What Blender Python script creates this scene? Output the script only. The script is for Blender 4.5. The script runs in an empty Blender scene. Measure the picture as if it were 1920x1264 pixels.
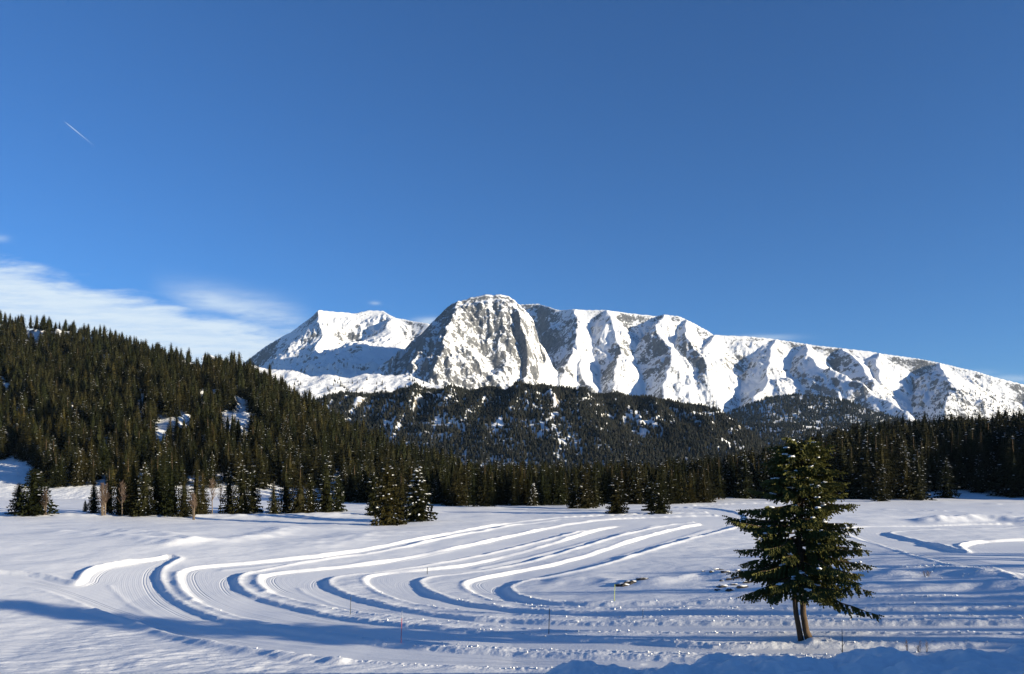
import bpy, math, random
import numpy as np
from mathutils import Vector

# ------------------------------------------------------------------ camera, sky, sun, exposure
SC = bpy.context.scene
COL = SC.collection
F = 1507.0            # focal length in pixels of the 1920 px wide photograph
CX, HY = 960.0, 885.0  # principal column, horizon row
CAMZ = 8.0
cam_d = bpy.data.cameras.new("camera")
cam = bpy.data.objects.new("camera", cam_d); COL.objects.link(cam)
cam.location = (0, 0, CAMZ); cam.rotation_euler = (math.radians(90), 0, 0)
cam_d.sensor_width = 36.0; cam_d.lens = 36.0 * F / 1920.0
cam_d.shift_y = (HY - 632.0) / 1920.0
cam_d.clip_start = 0.5; cam_d.clip_end = 300000.0
SC.camera = cam

SUN_AZ = math.atan2(0.906, -0.423)      # clockwise from +Y: from the right and a little behind
SUN_EL = math.radians(10.9)
SKY_STRENGTH = 0.079
SUN_STRENGTH = 5.0
EXPOSURE = 1.08

world = bpy.data.worlds.new("World"); SC.world = world; world.use_nodes = True
SC.view_settings.view_transform = 'Standard'; SC.view_settings.look = 'None'
SC.view_settings.gamma = 1.0; SC.view_settings.use_curve_mapping = False
SC.view_settings.exposure = EXPOSURE
SC.cycles.use_denoising = True
SC.cycles.max_bounces = 5; SC.cycles.diffuse_bounces = 1; SC.cycles.glossy_bounces = 1
SC.cycles.transparent_max_bounces = 8; SC.cycles.volume_bounces = 0
SC.render.engine = 'CYCLES'

sun_d = bpy.data.lights.new("sun", 'SUN'); sun_d.energy = SUN_STRENGTH; sun_d.angle = math.radians(0.53)
sun_d.color = (1.0, 0.885, 0.67)
sun = bpy.data.objects.new("sun", sun_d); COL.objects.link(sun)
SUN_DIR = Vector((math.sin(SUN_AZ) * math.cos(SUN_EL), math.cos(SUN_AZ) * math.cos(SUN_EL), math.sin(SUN_EL)))
sun.rotation_euler = SUN_DIR.to_track_quat('Z', 'Y').to_euler()
sun.location = (60, -40, 60)


class NT:
    """small node-tree helper"""
    def __init__(self, tree):
        self.t = tree; self.n = tree.nodes; self.l = tree.links

    def new(self, kind, **kw):
        n = self.n.new(kind)
        for k, v in kw.items():
            setattr(n, k, v)
        return n

    def put(self, sock, v):
        if isinstance(v, bpy.types.NodeSocket):
            self.l.new(v, sock)
        elif v is not None:
            sock.default_value = v

    def math(self, op, a, b=None, c=None, clamp=False):
        n = self.new('ShaderNodeMath', operation=op); n.use_clamp = clamp
        self.put(n.inputs[0], a); self.put(n.inputs[1], b)
        if c is not None: self.put(n.inputs[2], c)
        return n.outputs[0]

    def ramp(self, v, a, b, lo=0.0, hi=1.0, smooth=True):
        n = self.new('ShaderNodeMapRange'); n.interpolation_type = 'SMOOTHSTEP' if smooth else 'LINEAR'
        self.put(n.inputs[0], v)
        for i, q in zip((1, 2, 3, 4), (a, b, lo, hi)): self.put(n.inputs[i], q)
        return n.outputs[0]

    def mix(self, f, a, b):
        n = self.new('ShaderNodeMix', data_type='RGBA')
        self.put(n.inputs[0], f); self.put(n.inputs[6], a); self.put(n.inputs[7], b)
        return n.outputs[2]

    def noise(self, vec, scale, detail=4.0, rough=0.55, dims='3D'):
        n = self.new('ShaderNodeTexNoise', noise_dimensions=dims)
        if vec is not None: self.l.new(vec, n.inputs['Vector'])
        n.inputs['Scale'].default_value = scale; n.inputs['Detail'].default_value = detail
        n.inputs['Roughness'].default_value = rough
        return n.outputs[0]

    def mapping(self, vec, scale=(1, 1, 1), loc=(0, 0, 0), rot=(0, 0, 0)):
        n = self.new('ShaderNodeMapping')
        self.l.new(vec, n.inputs[0]); n.inputs['Scale'].default_value = scale
        n.inputs['Location'].default_value = loc; n.inputs['Rotation'].default_value = rot
        return n.outputs[0]


def build_world():
    w = NT(world.node_tree); w.n.clear()
    out = w.new('ShaderNodeOutputWorld'); bg = w.new('ShaderNodeBackground')
    sky = w.new('ShaderNodeTexSky', sky_type='NISHITA')
    sky.sun_disc = False; sky.sun_elevation = SUN_EL; sky.sun_rotation = SUN_AZ
    sky.altitude = 1400; sky.air_density = 1.0; sky.dust_density = 0.5; sky.ozone_density = 7.0
    # thin cirrus bank low on the left: masks in directions (u = right/forward, v = up/forward)
    tc = w.new('ShaderNodeTexCoord'); sep = w.new('ShaderNodeSeparateXYZ')
    w.l.new(tc.outputs['Generated'], sep.inputs[0])
    yy = w.math('MAXIMUM', sep.outputs[1], 0.02)
    u = w.math('DIVIDE', sep.outputs[0], yy); v = w.math('DIVIDE', sep.outputs[2], yy)
    cb = w.new('ShaderNodeCombineXYZ'); w.l.new(u, cb.inputs[0]); w.l.new(v, cb.inputs[1])
    front = w.ramp(sep.outputs[1], 0.15, 0.45)
    st = w.mapping(cb.outputs[0], scale=(3.0, 13.0, 1), rot=(0, 0, 0.26))
    n1 = w.noise(st, 1.6, 5.0, 0.62)
    st2 = w.mapping(cb.outputs[0], scale=(9.0, 46.0, 1), rot=(0, 0, 0.30), loc=(3.1, 1.7, 0))
    n2 = w.noise(st2, 1.3, 5.0, 0.6)
    nn = w.math('ADD', w.math('MULTIPLY', w.math('SUBTRACT', n1, 0.5), 0.085),
                w.math('MULTIPLY', w.math('SUBTRACT', n2, 0.5), 0.05))
    edge = w.math('ADD', w.math('MULTIPLY', u, -0.232), 0.116)
    d = w.math('ADD', w.math('SUBTRACT', edge, v), nn)
    bank = w.math('MULTIPLY', w.ramp(d, -0.008, 0.026), w.ramp(u, -0.215, -0.29))
    bank = w.math('MULTIPLY', bank, w.ramp(v, 0.03, 0.13, 0.85, 1.0))
    cen = w.math('ADD', w.math('MULTIPLY', u, -0.20), 0.137)
    dv = w.math('DIVIDE', w.math('ADD', w.math('SUBTRACT', v, cen), w.math('MULTIPLY', nn, 0.35)), 0.017)
    g = w.math('POWER', 2.718, w.math('MULTIPLY', w.math('MULTIPLY', dv, dv), -1.0))
    wis = w.math('MULTIPLY', g, w.math('MULTIPLY', w.ramp(u, -0.46, -0.37), w.ramp(u, -0.235, -0.30)))
    wis = w.math('MULTIPLY', wis, w.ramp(n2, 0.25, 0.6, 0.3, 0.75))
    # small scraps of cloud beside the summits
    def puff(px, py, sx, sy, a):
        du = w.math('DIVIDE', w.math('SUBTRACT', u, (px - CX) / F), sx / F)
        dw = w.math('DIVIDE', w.math('ADD', w.math('SUBTRACT', v, (HY - py) / F), w.math('MULTIPLY', nn, 0.12)), sy / F)
        e = w.math('MULTIPLY', w.math('ADD', w.math('MULTIPLY', du, du), w.math('MULTIPLY', dw, dw)), -1.0)
        return w.math('MULTIPLY', w.math('POWER', 2.718, e), a)
    m = w.math('MAXIMUM', bank, wis)
    for p in ((703, 567, 9, 4, .4), (805, 601, 26, 7, .75), (1435, 634, 55, 5, .4), (2, 446, 14, 6, .3),
              (1905, 712, 60, 7, .4), (1830, 700, 40, 5, .2)):
        m = w.math('MAXIMUM', m, puff(*p))
    st3 = w.mapping(cb.outputs[0], scale=(14.0, 120.0, 1), rot=(0, 0, 0.24), loc=(1.1, 4.7, 0))
    fib = w.ramp(w.noise(st3, 1.0, 6.0, 0.65), 0.28, 0.62, 0.74, 1.0)
    m = w.math('MULTIPLY', m, fib)
    m = w.math('MULTIPLY', w.math('MULTIPLY', m, front), 0.96, clamp=True)
    cloud = (4.5, 5.2, 5.8, 1)
    w.l.new(w.mix(m, sky.outputs[0], cloud), bg.inputs[0])
    bg.inputs[1].default_value = SKY_STRENGTH
    w.l.new(bg.outputs[0], out.inputs[0])


build_world()

# ------------------------------------------------------------------ numpy helpers
_rng = np.random.default_rng(7)
_perm = _rng.permutation(256).astype(np.int64); _perm = np.concatenate([_perm, _perm, _perm])
_gr = np.stack([np.cos(np.arange(256) * 2.399), np.sin(np.arange(256) * 2.399)], -1)


def perlin(x, y, seed=0):
    x = np.asarray(x, dtype=np.float64) + seed * 17.31; y = np.asarray(y, dtype=np.float64) + seed * 9.77
    xi = np.floor(x).astype(np.int64); yi = np.floor(y).astype(np.int64)
    xf = x - xi; yf = y - yi
    xi &= 255; yi &= 255
    uu = xf * xf * xf * (xf * (xf * 6 - 15) + 10); vv = yf * yf * yf * (yf * (yf * 6 - 15) + 10)

    def gd(ix, iy, fx, fy):
        g = _gr[_perm[_perm[ix] + iy]]
        return g[..., 0] * fx + g[..., 1] * fy
    a = gd(xi, yi, xf, yf); b = gd(xi + 1, yi, xf - 1, yf)
    c = gd(xi, yi + 1, xf, yf - 1); d = gd(xi + 1, yi + 1, xf - 1, yf - 1)
    return (a + (b - a) * uu) * (1 - vv) + (c + (d - c) * uu) * vv


def fbm(x, y, o=4, seed=0, gain=0.5):
    s = 0; a = 1.0; f = 1.0
    for i in range(o):
        s = s + a * perlin(x * f, y * f, seed + i * 3); a *= gain; f *= 2.03
    return s


def ridged(x, y, o=4, seed=0, gain=0.5):
    s = 0; a = 1.0; f = 1.0
    for i in range(o):
        s = s + a * (1 - 2.2 * np.abs(perlin(x * f, y * f, seed + i * 5))); a *= gain; f *= 2.1
    return s


def sst(a, b, x):
    t = np.clip((np.asarray(x, dtype=np.float64) - a) / (b - a), 0, 1)
    return t * t * (3 - 2 * t)


def base(X, Y):
    """broad shape of the meadow, without trails"""
    X = np.asarray(X, dtype=np.float64); Y = np.asarray(Y, dtype=np.float64)
    z = 5.6 * (1 - sst(4, 24, Y))
    tilt = np.where(X > 0, 0.09 * (np.minimum(X, 34) - 13), -1.17 + 0.05 * np.maximum(X, -30))
    z = z + tilt * (1 - sst(50, 98, Y)) * sst(16, 27, Y)
    z = z + 0.22 * fbm(X / 34, Y / 34, 2, 3) * sst(26, 60, Y)
    z = z + 0.55 * fbm(X / 75, Y / 75, 2, 11) * sst(70, 140, Y)
    z = z + 0.018 * np.maximum(0, Y - 250)
    return z


def G(px, py):
    """point of the meadow seen at a pixel of the photograph"""
    u = (px - CX) / F; s = (py - HY) / F; Y = CAMZ / s
    for _ in range(12):
        Y = 0.5 * Y + 0.5 * (CAMZ - float(base(u * Y, Y))) / s
    return u * Y, Y


def chaikin(p, n=2):
    p = np.asarray(p, dtype=np.float64)
    for _ in range(n):
        q = np.empty((2 * len(p), 2)); q[0] = p[0]; q[-1] = p[-1]
        q[1:-1:2] = 0.75 * p[:-1] + 0.25 * p[1:]; q[2:-1:2] = 0.25 * p[:-1] + 0.75 * p[1:]
        p = q
    return p


def plan(pts, n=1):
    return np.array([G(a, b) for a, b in chaikin(pts, n)])


def seg_dist(X, Y, P, closed=False):
    d2 = np.full(X.shape, 1e9)
    for i in range(len(P) - (0 if closed else 1)):
        ax, ay = P[i]; bx, by = P[(i + 1) % len(P)]
        dx, dy = bx - ax, by - ay; L = dx * dx + dy * dy + 1e-12
        t = np.clip(((X - ax) * dx + (Y - ay) * dy) / L, 0, 1)
        np.minimum(d2, (X - ax - t * dx) ** 2 + (Y - ay - t * dy) ** 2, out=d2)
    return np.sqrt(d2)


def inside(X, Y, P):
    r = np.zeros(X.shape, bool)
    for i in range(len(P)):
        ax, ay = P[i]; bx, by = P[(i + 1) % len(P)]
        if ay == by: continue
        r ^= ((ay > Y) != (by > Y)) & (X < (bx - ax) * (Y - ay) / (by - ay) + ax)
    return r


# ------------------------------------------------------------------ materials
MATS = {}


def material(name):
    m = bpy.data.materials.new(name); m.use_nodes = True; MATS[name] = m
    t = NT(m.node_tree); t.n.clear()
    out = t.new('ShaderNodeOutputMaterial'); b = t.new('ShaderNodeBsdfPrincipled')
    t.l.new(b.outputs[0], out.inputs[0]); b.inputs['Roughness'].default_value = 0.7
    b.inputs['Specular IOR Level'].default_value = 0.2
    return m, t, b


def bump(t, b, h, dist, strength=1.0):
    n = t.new('ShaderNodeBump'); n.inputs['Strength'].default_value = strength; n.inputs['Distance'].default_value = dist
    t.l.new(h, n.inputs['Height']); t.l.new(n.outputs[0], b.inputs['Normal'])


SNOW = (0.81, 0.815, 0.82, 1)


def mat_meadow():
    m, t, b = material('meadow_snow')
    pos = t.new('ShaderNodeNewGeometry').outputs['Position']
    at = t.new('ShaderNodeAttribute', attribute_name='sd').outputs['Fac']
    intr = t.ramp(at, 0.25, 0.6)
    b.inputs['Base Color'].default_value = SNOW
    b.inputs['Roughness'].default_value = 0.55
    # pairs of ski grooves cut along the groomed trails, fine corduroy between them
    def groove(c, w):
        return t.ramp(t.math('ABSOLUTE', t.math('SUBTRACT', at, c)), w, w * 0.35)
    gr = t.math('ADD', t.math('ADD', groove(1.05, .07), groove(1.27, .07)), t.math('MULTIPLY', groove(0.62, .1), 0.35))
    brk = t.ramp(t.noise(t.mapping(pos, scale=(.05, .05, .05)), 1.0, 2.0), 0.42, 0.56)
    gr = t.math('MULTIPLY', t.math('MULTIPLY', gr, brk), -0.035)
    cord = t.math('MULTIPLY', t.math('ADD', t.math('SINE', t.math('MULTIPLY', at, 37.0)), t.math('SINE', t.math('MULTIPLY', at, 13.7))), 0.0016)
    nf = t.noise(pos, 7.0, 4.0, 0.6); nm = t.noise(t.mapping(pos, scale=(.9, 1.6, 1)), 1.0, 3.0, 0.5)
    rough = t.math('ADD', t.math('MULTIPLY', nf, 0.022), t.math('MULTIPLY', nm, 0.05))
    tr = t.math('ADD', t.math('ADD', gr, cord), t.math('MULTIPLY', nf, 0.012))
    mx = t.new('ShaderNodeMix'); t.put(mx.inputs[0], intr); t.l.new(rough, mx.inputs[2]); t.l.new(tr, mx.inputs[3])
    bump(t, b, mx.outputs[0], 1.0, 0.9)
    return m


def mat_snow_plain():
    m, t, b = material('snow')
    b.inputs['Base Color'].default_value = SNOW
    pos = t.new('ShaderNodeNewGeometry').outputs['Position']
    bump(t, b, t.noise(pos, 6.0, 3.0), 0.05)
    return m


def mat_mountain():
    m, t, b = material('snow_and_rock')
    geo = t.new('ShaderNodeNewGeometry'); pos = geo.outputs['Position']
    sep = t.new('ShaderNodeSeparateXYZ'); t.l.new(geo.outputs['Normal'], sep.inputs[0])
    at = t.new('ShaderNodeAttribute', attribute_name='rocky').outputs['Fac']
    n1 = t.noise(t.mapping(pos, scale=(.020, .020, .010)), 1.0, 6.0, 0.65)
    n2 = t.noise(t.mapping(pos, scale=(.075, .075, .045)), 1.0, 5.0, 0.7)
    steep = t.math('MINIMUM', t.math('SUBTRACT', 1.0, sep.outputs[2]), 0.36)
    q = t.math('ADD', steep, t.math('MULTIPLY', t.math('SUBTRACT', n1, 0.5), 0.95))
    q = t.math('ADD', q, t.math('MULTIPLY', t.math('SUBTRACT', n2, 0.5), 1.05))
    q = t.math('ADD', q, at)
    q = t.math('ADD', q, t.math('MULTIPLY', sep.outputs[0], -0.17))
    k = t.ramp(q, 0.44, 0.53)
    rc = t.mix(t.ramp(n2, 0.35, 0.7), (0.062, 0.063, 0.066, 1), (0.195, 0.192, 0.185, 1))
    t.l.new(t.mix(k, SNOW, rc), b.inputs['Base Color'])
    h = t.math('ADD', t.math('MULTIPLY', n2, 14.0), t.math('MULTIPLY', n1, 10.0))
    bump(t, b, h, 1.0, 0.45)
    return m


def mat_hill():
    m, t, b = material('snowy_forest_floor')
    geo = t.new('ShaderNodeNewGeometry'); pos = geo.outputs['Position']
    sep = t.new('ShaderNodeSeparateXYZ'); t.l.new(geo.outputs['Normal'], sep.inputs[0])
    n1 = t.noise(pos, 0.11, 6.0, 0.65)
    q = t.math('ADD', t.math('SUBTRACT', 1.0, sep.outputs[2]), t.math('MULTIPLY', t.math('SUBTRACT', n1, 0.5), 0.9))
    k = t.ramp(q, 0.30, 0.40)
    rc = t.mix(n1, (0.10, 0.09, 0.075, 1), (0.28, 0.24, 0.18, 1))
    t.l.new(t.mix(k, SNOW, rc), b.inputs['Base Color'])
    bump(t, b, n1, 3.0, 0.5)
    return m


def mat_foliage(name, c1, c2, c3):
    m, t, b = material(name)
    r = t.new('ShaderNodeObjectInfo').outputs['Random']
    pos = t.new('ShaderNodeNewGeometry').outputs['Position']
    n = t.noise(pos, 1.3, 2.0)
    c = t.mix(r, c1, c2)
    c = t.mix(t.ramp(r, 0.91, 0.93), c, tuple(min(1, x * 1.35) for x in c2[:2]) + (c2[2], 1))
    t.l.new(t.mix(t.ramp(n, 0.35, 0.75), c, c3), b.inputs['Base Color'])
    b.inputs['Roughness'].default_value = 0.75; b.inputs['Specular IOR Level'].default_value = 0.06
    return m


def mat_bark(name, c1, c2, sc=9.0):
    m, t, b = material(name)
    tc = t.new('ShaderNodeNewGeometry').outputs['Position']
    n = t.noise(t.mapping(tc, scale=(1, 1, .25)), sc, 4.0, 0.65)
    t.l.new(t.mix(n, c1, c2), b.inputs['Base Color'])
    bump(t, b, n, 0.04)
    b.inputs['Roughness'].default_value = 0.85
    return m


def mat_plain(name, c, rough=0.5, noise=0.12):
    m, t, b = material(name)
    n = t.noise(t.new('ShaderNodeNewGeometry').outputs['Position'], 14.0, 3.0)
    t.l.new(t.mix(t.math('MULTIPLY', n, noise * 2), c, tuple(x * 0.5 for x in c[:3]) + (1,)), b.inputs['Base Color'])
    b.inputs['Roughness'].default_value = rough
    return m


M_MEADOW = mat_meadow(); M_SNOW = mat_snow_plain(); M_MOUNT = mat_mountain(); M_HILL = mat_hill()
M_FOL = mat_foliage('spruce_needles', (.014, .017, .005, 1), (.027, .022, .008, 1), (.008, .010, .0035, 1))
M_FOLFAR = mat_foliage('far_spruce_needles', (.018, .021, .017, 1), (.030, .027, .022, 1), (.012, .014, .012, 1))
M_HERO = mat_foliage('olive_spruce_needles', (.105, .105, .028, 1), (.115, .110, .032, 1), (.070, .072, .022, 1))
M_BARK = mat_bark('spruce_bark', (.028, .020, .014, 1), (.12, .078, .045, 1))
M_BIRCH = mat_bark('pale_bark', (.08, .06, .045, 1), (.20, .155, .11, 1), 5.0)
M_TWIG = mat_bark('twig_bark', (.075, .05, .036, 1), (.13, .09, .066, 1), 5.0)
M_ROCK = mat_bark('dark_rock', (.02, .018, .017, 1), (.09, .08, .07, 1), 3.0)
M_RED = mat_plain('red_plastic', (.42, .06, .06, 1)); M_WHITE = mat_plain('white_plastic', (.75, .75, .75, 1))
M_YEL = mat_plain('yellow_green_plastic', (.45, .5, .1, 1)); M_DARK = mat_plain('dark_grey_plastic', (.06, .07, .075, 1))


# ------------------------------------------------------------------ mesh helpers
def link(o, parent=None):
    COL.objects.link(o)
    if parent is not None: o.parent = parent
    return o


def tag(o, label=None, cat=None, group=None, kind=None):
    if label: o['label'] = label
    if cat: o['category'] = cat
    if group: o['group'] = group
    if kind: o['kind'] = kind
    return o


def mesh_np(name, V, faces, mats, smooth=False, midx=None):
    """faces: int array (n,3) or (n,4), or list of such arrays"""
    me = bpy.data.meshes.new(name)
    fl = faces if isinstance(faces, list) else [faces]
    fl = [np.asarray(f, dtype=np.int32) for f in fl if len(f)]
    nl = sum(f.size for f in fl); nf = sum(len(f) for f in fl)
    me.vertices.add(len(V)); me.vertices.foreach_set('co', np.asarray(V, dtype=np.float32).ravel())
    me.loops.add(nl); me.loops.foreach_set('vertex_index', np.concatenate([f.ravel() for f in fl]))
    me.polygons.add(nf)
    tot = np.concatenate([np.full(len(f), f.shape[1], dtype=np.int32) for f in fl])
    st = np.concatenate([[0], np.cumsum(tot)[:-1]]).astype(np.int32)
    me.polygons.foreach_set('loop_start', st); me.polygons.foreach_set('loop_total', tot)
    if midx is not None: me.polygons.foreach_set('material_index', np.asarray(midx, dtype=np.int32))
    for m in (mats if isinstance(mats, (list, tuple)) else [mats]): me.materials.append(m)
    me.update(calc_edges=True)
    me.polygons.foreach_set('use_smooth', np.full(nf, smooth))
    return me


def grid_mesh(name, X, Y, Z, mat):
    nr, nc = X.shape
    V = np.stack([X, Y, Z], -1).reshape(-1, 3)
    i = np.arange(nr * nc).reshape(nr, nc)
    Fq = np.stack([i[:-1, :-1], i[:-1, 1:], i[1:, 1:], i[1:, :-1]], -1).reshape(-1, 4)
    return mesh_np(name, V, Fq, mat, True)


def attr(me, name, v):
    a = me.attributes.new(name, 'FLOAT', 'POINT'); a.data.foreach_set('value', np.asarray(v, dtype=np.float32).ravel())


class MB:
    """collects tubes and blobs into one mesh"""
    def __init__(self): self.v = []; self.f = []; self.m = []

    def tube(self, pts, radii, n=6, mi=0, cap=True):
        pts = [Vector(p) for p in pts]; b0 = len(self.v)
        up = Vector((0.31, 0.95, 0.05))
        for k, p in enumerate(pts):
            d = (pts[min(k + 1, len(pts) - 1)] - pts[max(k - 1, 0)])
            if d.length < 1e-9: d = Vector((0, 0, 1))
            d.normalize()
            a = d.cross(up)
            if a.length < 0.05: a = d.cross(Vector((1, 0, 0)))
            a.normalize(); c = d.cross(a)
            for j in range(n):
                th = 2 * math.pi * j / n
                self.v.append(tuple(p + (a * math.cos(th) + c * math.sin(th)) * radii[k]))
        for k in range(len(pts) - 1):
            for j in range(n):
                q = b0 + k * n
                self.f.append((q + j, q + (j + 1) % n, q + n + (j + 1) % n, q + n + j)); self.m.append(mi)
        if cap:
            self.f.append(tuple(b0 + (len(pts) - 1) * n + j for j in range(n))); self.m.append(mi)
            self.f.append(tuple(b0 + j for j in reversed(range(n)))); self.m.append(mi)

    def blob(self, c, r, rng, mi=0, jag=0.25, sub=0):
        b0 = len(self.v)
        if sub:
            vs, fs = ICO2
        else:
            vs, fs = OCT
        for v in vs:
            j = 1 + rng.uniform(-jag, jag)
            self.v.append((c[0] + v[0] * r[0] * j, c[1] + v[1] * r[1] * j, c[2] + v[2] * r[2] * j))
        for f in fs: self.f.append(tuple(b0 + i for i in f)); self.m.append(mi)

    def mesh(self, name, mats, smooth=False):
        me = bpy.data.meshes.new(name); me.from_pydata(self.v, [], self.f)
        for m in (mats if isinstance(mats, (list, tuple)) else [mats]): me.materials.append(m)
        me.polygons.foreach_set('material_index', self.m)
        me.polygons.foreach_set('use_smooth', [smooth] * len(self.f))
        me.update()
        return me

    def obj(self, name, mats, parent=None, smooth=False):
        return link(bpy.data.objects.new(name, self.mesh(name, mats, smooth)), parent)


OCT = ([(1, 0, 0), (-1, 0, 0), (0, 1, 0), (0, -1, 0), (0, 0, 1), (0, 0, -1)],
       [(0, 2, 4), (2, 1, 4), (1, 3, 4), (3, 0, 4), (2, 0, 5), (1, 2, 5), (3, 1, 5), (0, 3, 5)])


def _ico2():
    t = (1 + 5 ** .5) / 2
    v = [Vector(p).normalized() for p in ((-1, t, 0), (1, t, 0), (-1, -t, 0), (1, -t, 0), (0, -1, t), (0, 1, t), (0, -1, -t), (0, 1, -t), (t, 0, -1), (t, 0, 1), (-t, 0, -1), (-t, 0, 1))]
    f = [(0, 11, 5), (0, 5, 1), (0, 1, 7), (0, 7, 10), (0, 10, 11), (1, 5, 9), (5, 11, 4), (11, 10, 2), (10, 7, 6), (7, 1, 8), (3, 9, 4), (3, 4, 2), (3, 2, 6), (3, 6, 8), (3, 8, 9), (4, 9, 5), (2, 4, 11), (6, 2, 10), (8, 6, 7), (9, 8, 1)]
    mid = {}; nf = []

    def mp(a, b):
        k = (min(a, b), max(a, b))
        if k not in mid: v.append(((v[a] + v[b]) / 2).normalized()); mid[k] = len(v) - 1
        return mid[k]
    for a, b, c in f:
        x, y, z = mp(a, b), mp(b, c), mp(c, a); nf += [(a, x, z), (b, y, x), (c, z, y), (x, y, z)]
    return [tuple(p) for p in v], nf


ICO2 = _ico2()


def empty(name, loc, rz=0, s=1.0):
    o = bpy.data.objects.new(name, None); o.location = loc; o.rotation_euler = (0, 0, rz)
    o.scale = (s, s, s) if not isinstance(s, (tuple, list)) else s
    o.empty_display_size = 0.5
    return link(o)


# ------------------------------------------------------------------ the meadow with its groomed trails
TRAILS = {
    'A': ([(2050, 1262), (1500, 1258), (1050, 1252), (800, 1247), (640, 1236), (520, 1224), (400, 1207), (300, 1185), (230, 1162), (180, 1143), (130, 1122), (60, 1100), (0, 1092), (-160, 1084)],
          [(-160, 1066), (0, 1071), (80, 1078), (130, 1092), (150, 1094), (158, 1078), (182, 1064), (215, 1057), (262, 1051), (300, 1046), (318, 1042), (338, 1048), (318, 1056), (300, 1066), (296, 1085), (303, 1100), (320, 1120), (350, 1138), (400, 1156), (447, 1166), (500, 1176), (640, 1196), (727, 1206), (900, 1221), (1100, 1229), (1500, 1237), (2050, 1241)]),
    'B': ([(2050, 1223), (1500, 1226), (1100, 1221), (900, 1213), (727, 1198), (640, 1188), (500, 1167), (430, 1151), (380, 1134), (347, 1112), (335, 1090), (336, 1075), (350, 1065), (400, 1059), (480, 1053), (640, 1037), (760, 1015), (880, 991), (1010, 971), (1151, 965), (1300, 961), (1380, 960)],
          [(1380, 964), (1178, 966), (1002, 977), (893, 997), (710, 1035), (603, 1049), (500, 1067), (455, 1076), (441, 1085), (444, 1097), (460, 1112), (520, 1131), (590, 1147), (643, 1157), (727, 1167), (860, 1180), (927, 1186), (1027, 1194), (1193, 1200), (1330, 1210), (1420, 1209), (1500, 1207), (2050, 1204)]),
    'C': ([(2050, 1187), (1600, 1186), (1193, 1184), (1027, 1181), (860, 1168), (727, 1155), (600, 1136), (540, 1122), (500, 1108), (484, 1093), (486, 1083), (500, 1076), (560, 1069), (660, 1059), (743, 1049), (880, 1021), (1002, 994), (1083, 978), (1178, 970), (1300, 967), (1380, 966)],
          [(1380, 969), (1250, 975), (1124, 989), (1002, 1016), (880, 1045), (800, 1060), (720, 1070), (650, 1076), (618, 1083), (611, 1092), (620, 1103), (660, 1118), (760, 1142), (860, 1156), (993, 1165), (1193, 1167), (1600, 1165), (2050, 1164)]),
    'D': ([(2050, 1154), (1600, 1154), (1193, 1157), (993, 1154), (860, 1144), (760, 1128), (720, 1115), (690, 1098), (681, 1087), (690, 1078), (740, 1071), (800, 1066), (880, 1058), (1015, 1024), (1151, 983), (1232, 975), (1320, 970), (1380, 968)],
          [(1380, 972), (1300, 978), (1205, 992), (1090, 1025), (964, 1060), (880, 1073), (810, 1079), (785, 1087), (782, 1092), (795, 1105), (827, 1119), (893, 1134), (1027, 1147), (1193, 1148), (1600, 1139), (2050, 1137)]),
    'E': ([(2050, 1131), (1600, 1132), (1193, 1141), (1027, 1138), (930, 1127), (890, 1113), (870, 1099), (872, 1091), (890, 1085), (920, 1079), (1070, 1051), (1205, 1005), (1313, 980), (1390, 976)],
          [(1400, 984), (1390, 985), (1286, 1012), (1178, 1043), (1110, 1065), (1032, 1081), (985, 1088), (957, 1097), (952, 1104), (965, 1115), (1000, 1125), (1060, 1131), (1193, 1130), (1600, 1121), (2050, 1118)]),
    'F': ([(1330, 986), (1395, 981), (1402, 970), (1385, 960), (1330, 952), (1250, 950)],
          [(1250, 955), (1315, 958), (1342, 964), (1344, 969), (1330, 972), (1290, 976)]),
    'J': ([(2050, 1118), (1920, 1090), (1800, 1063), (1730, 1046), (1660, 1026), (1600, 1006), (1577, 994), (1588, 987), (1640, 985), (1740, 985), (1850, 981), (1980, 984)],
          [(1980, 985), (1850, 990), (1740, 993), (1690, 995), (1662, 998), (1672, 1003), (1750, 1020), (1815, 1037), (1812, 1030), (1800, 1023), (1830, 1015), (1920, 1011), (2050, 1011)]),
    'K': ([(1300, 947), (1400, 943), (1560, 942), (1700, 941), (1920, 946), (2050, 948)],
          [(2050, 962), (1920, 962), (1820, 960), (1700, 955), (1580, 955), (1400, 952), (1300, 948)]),
}
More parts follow.
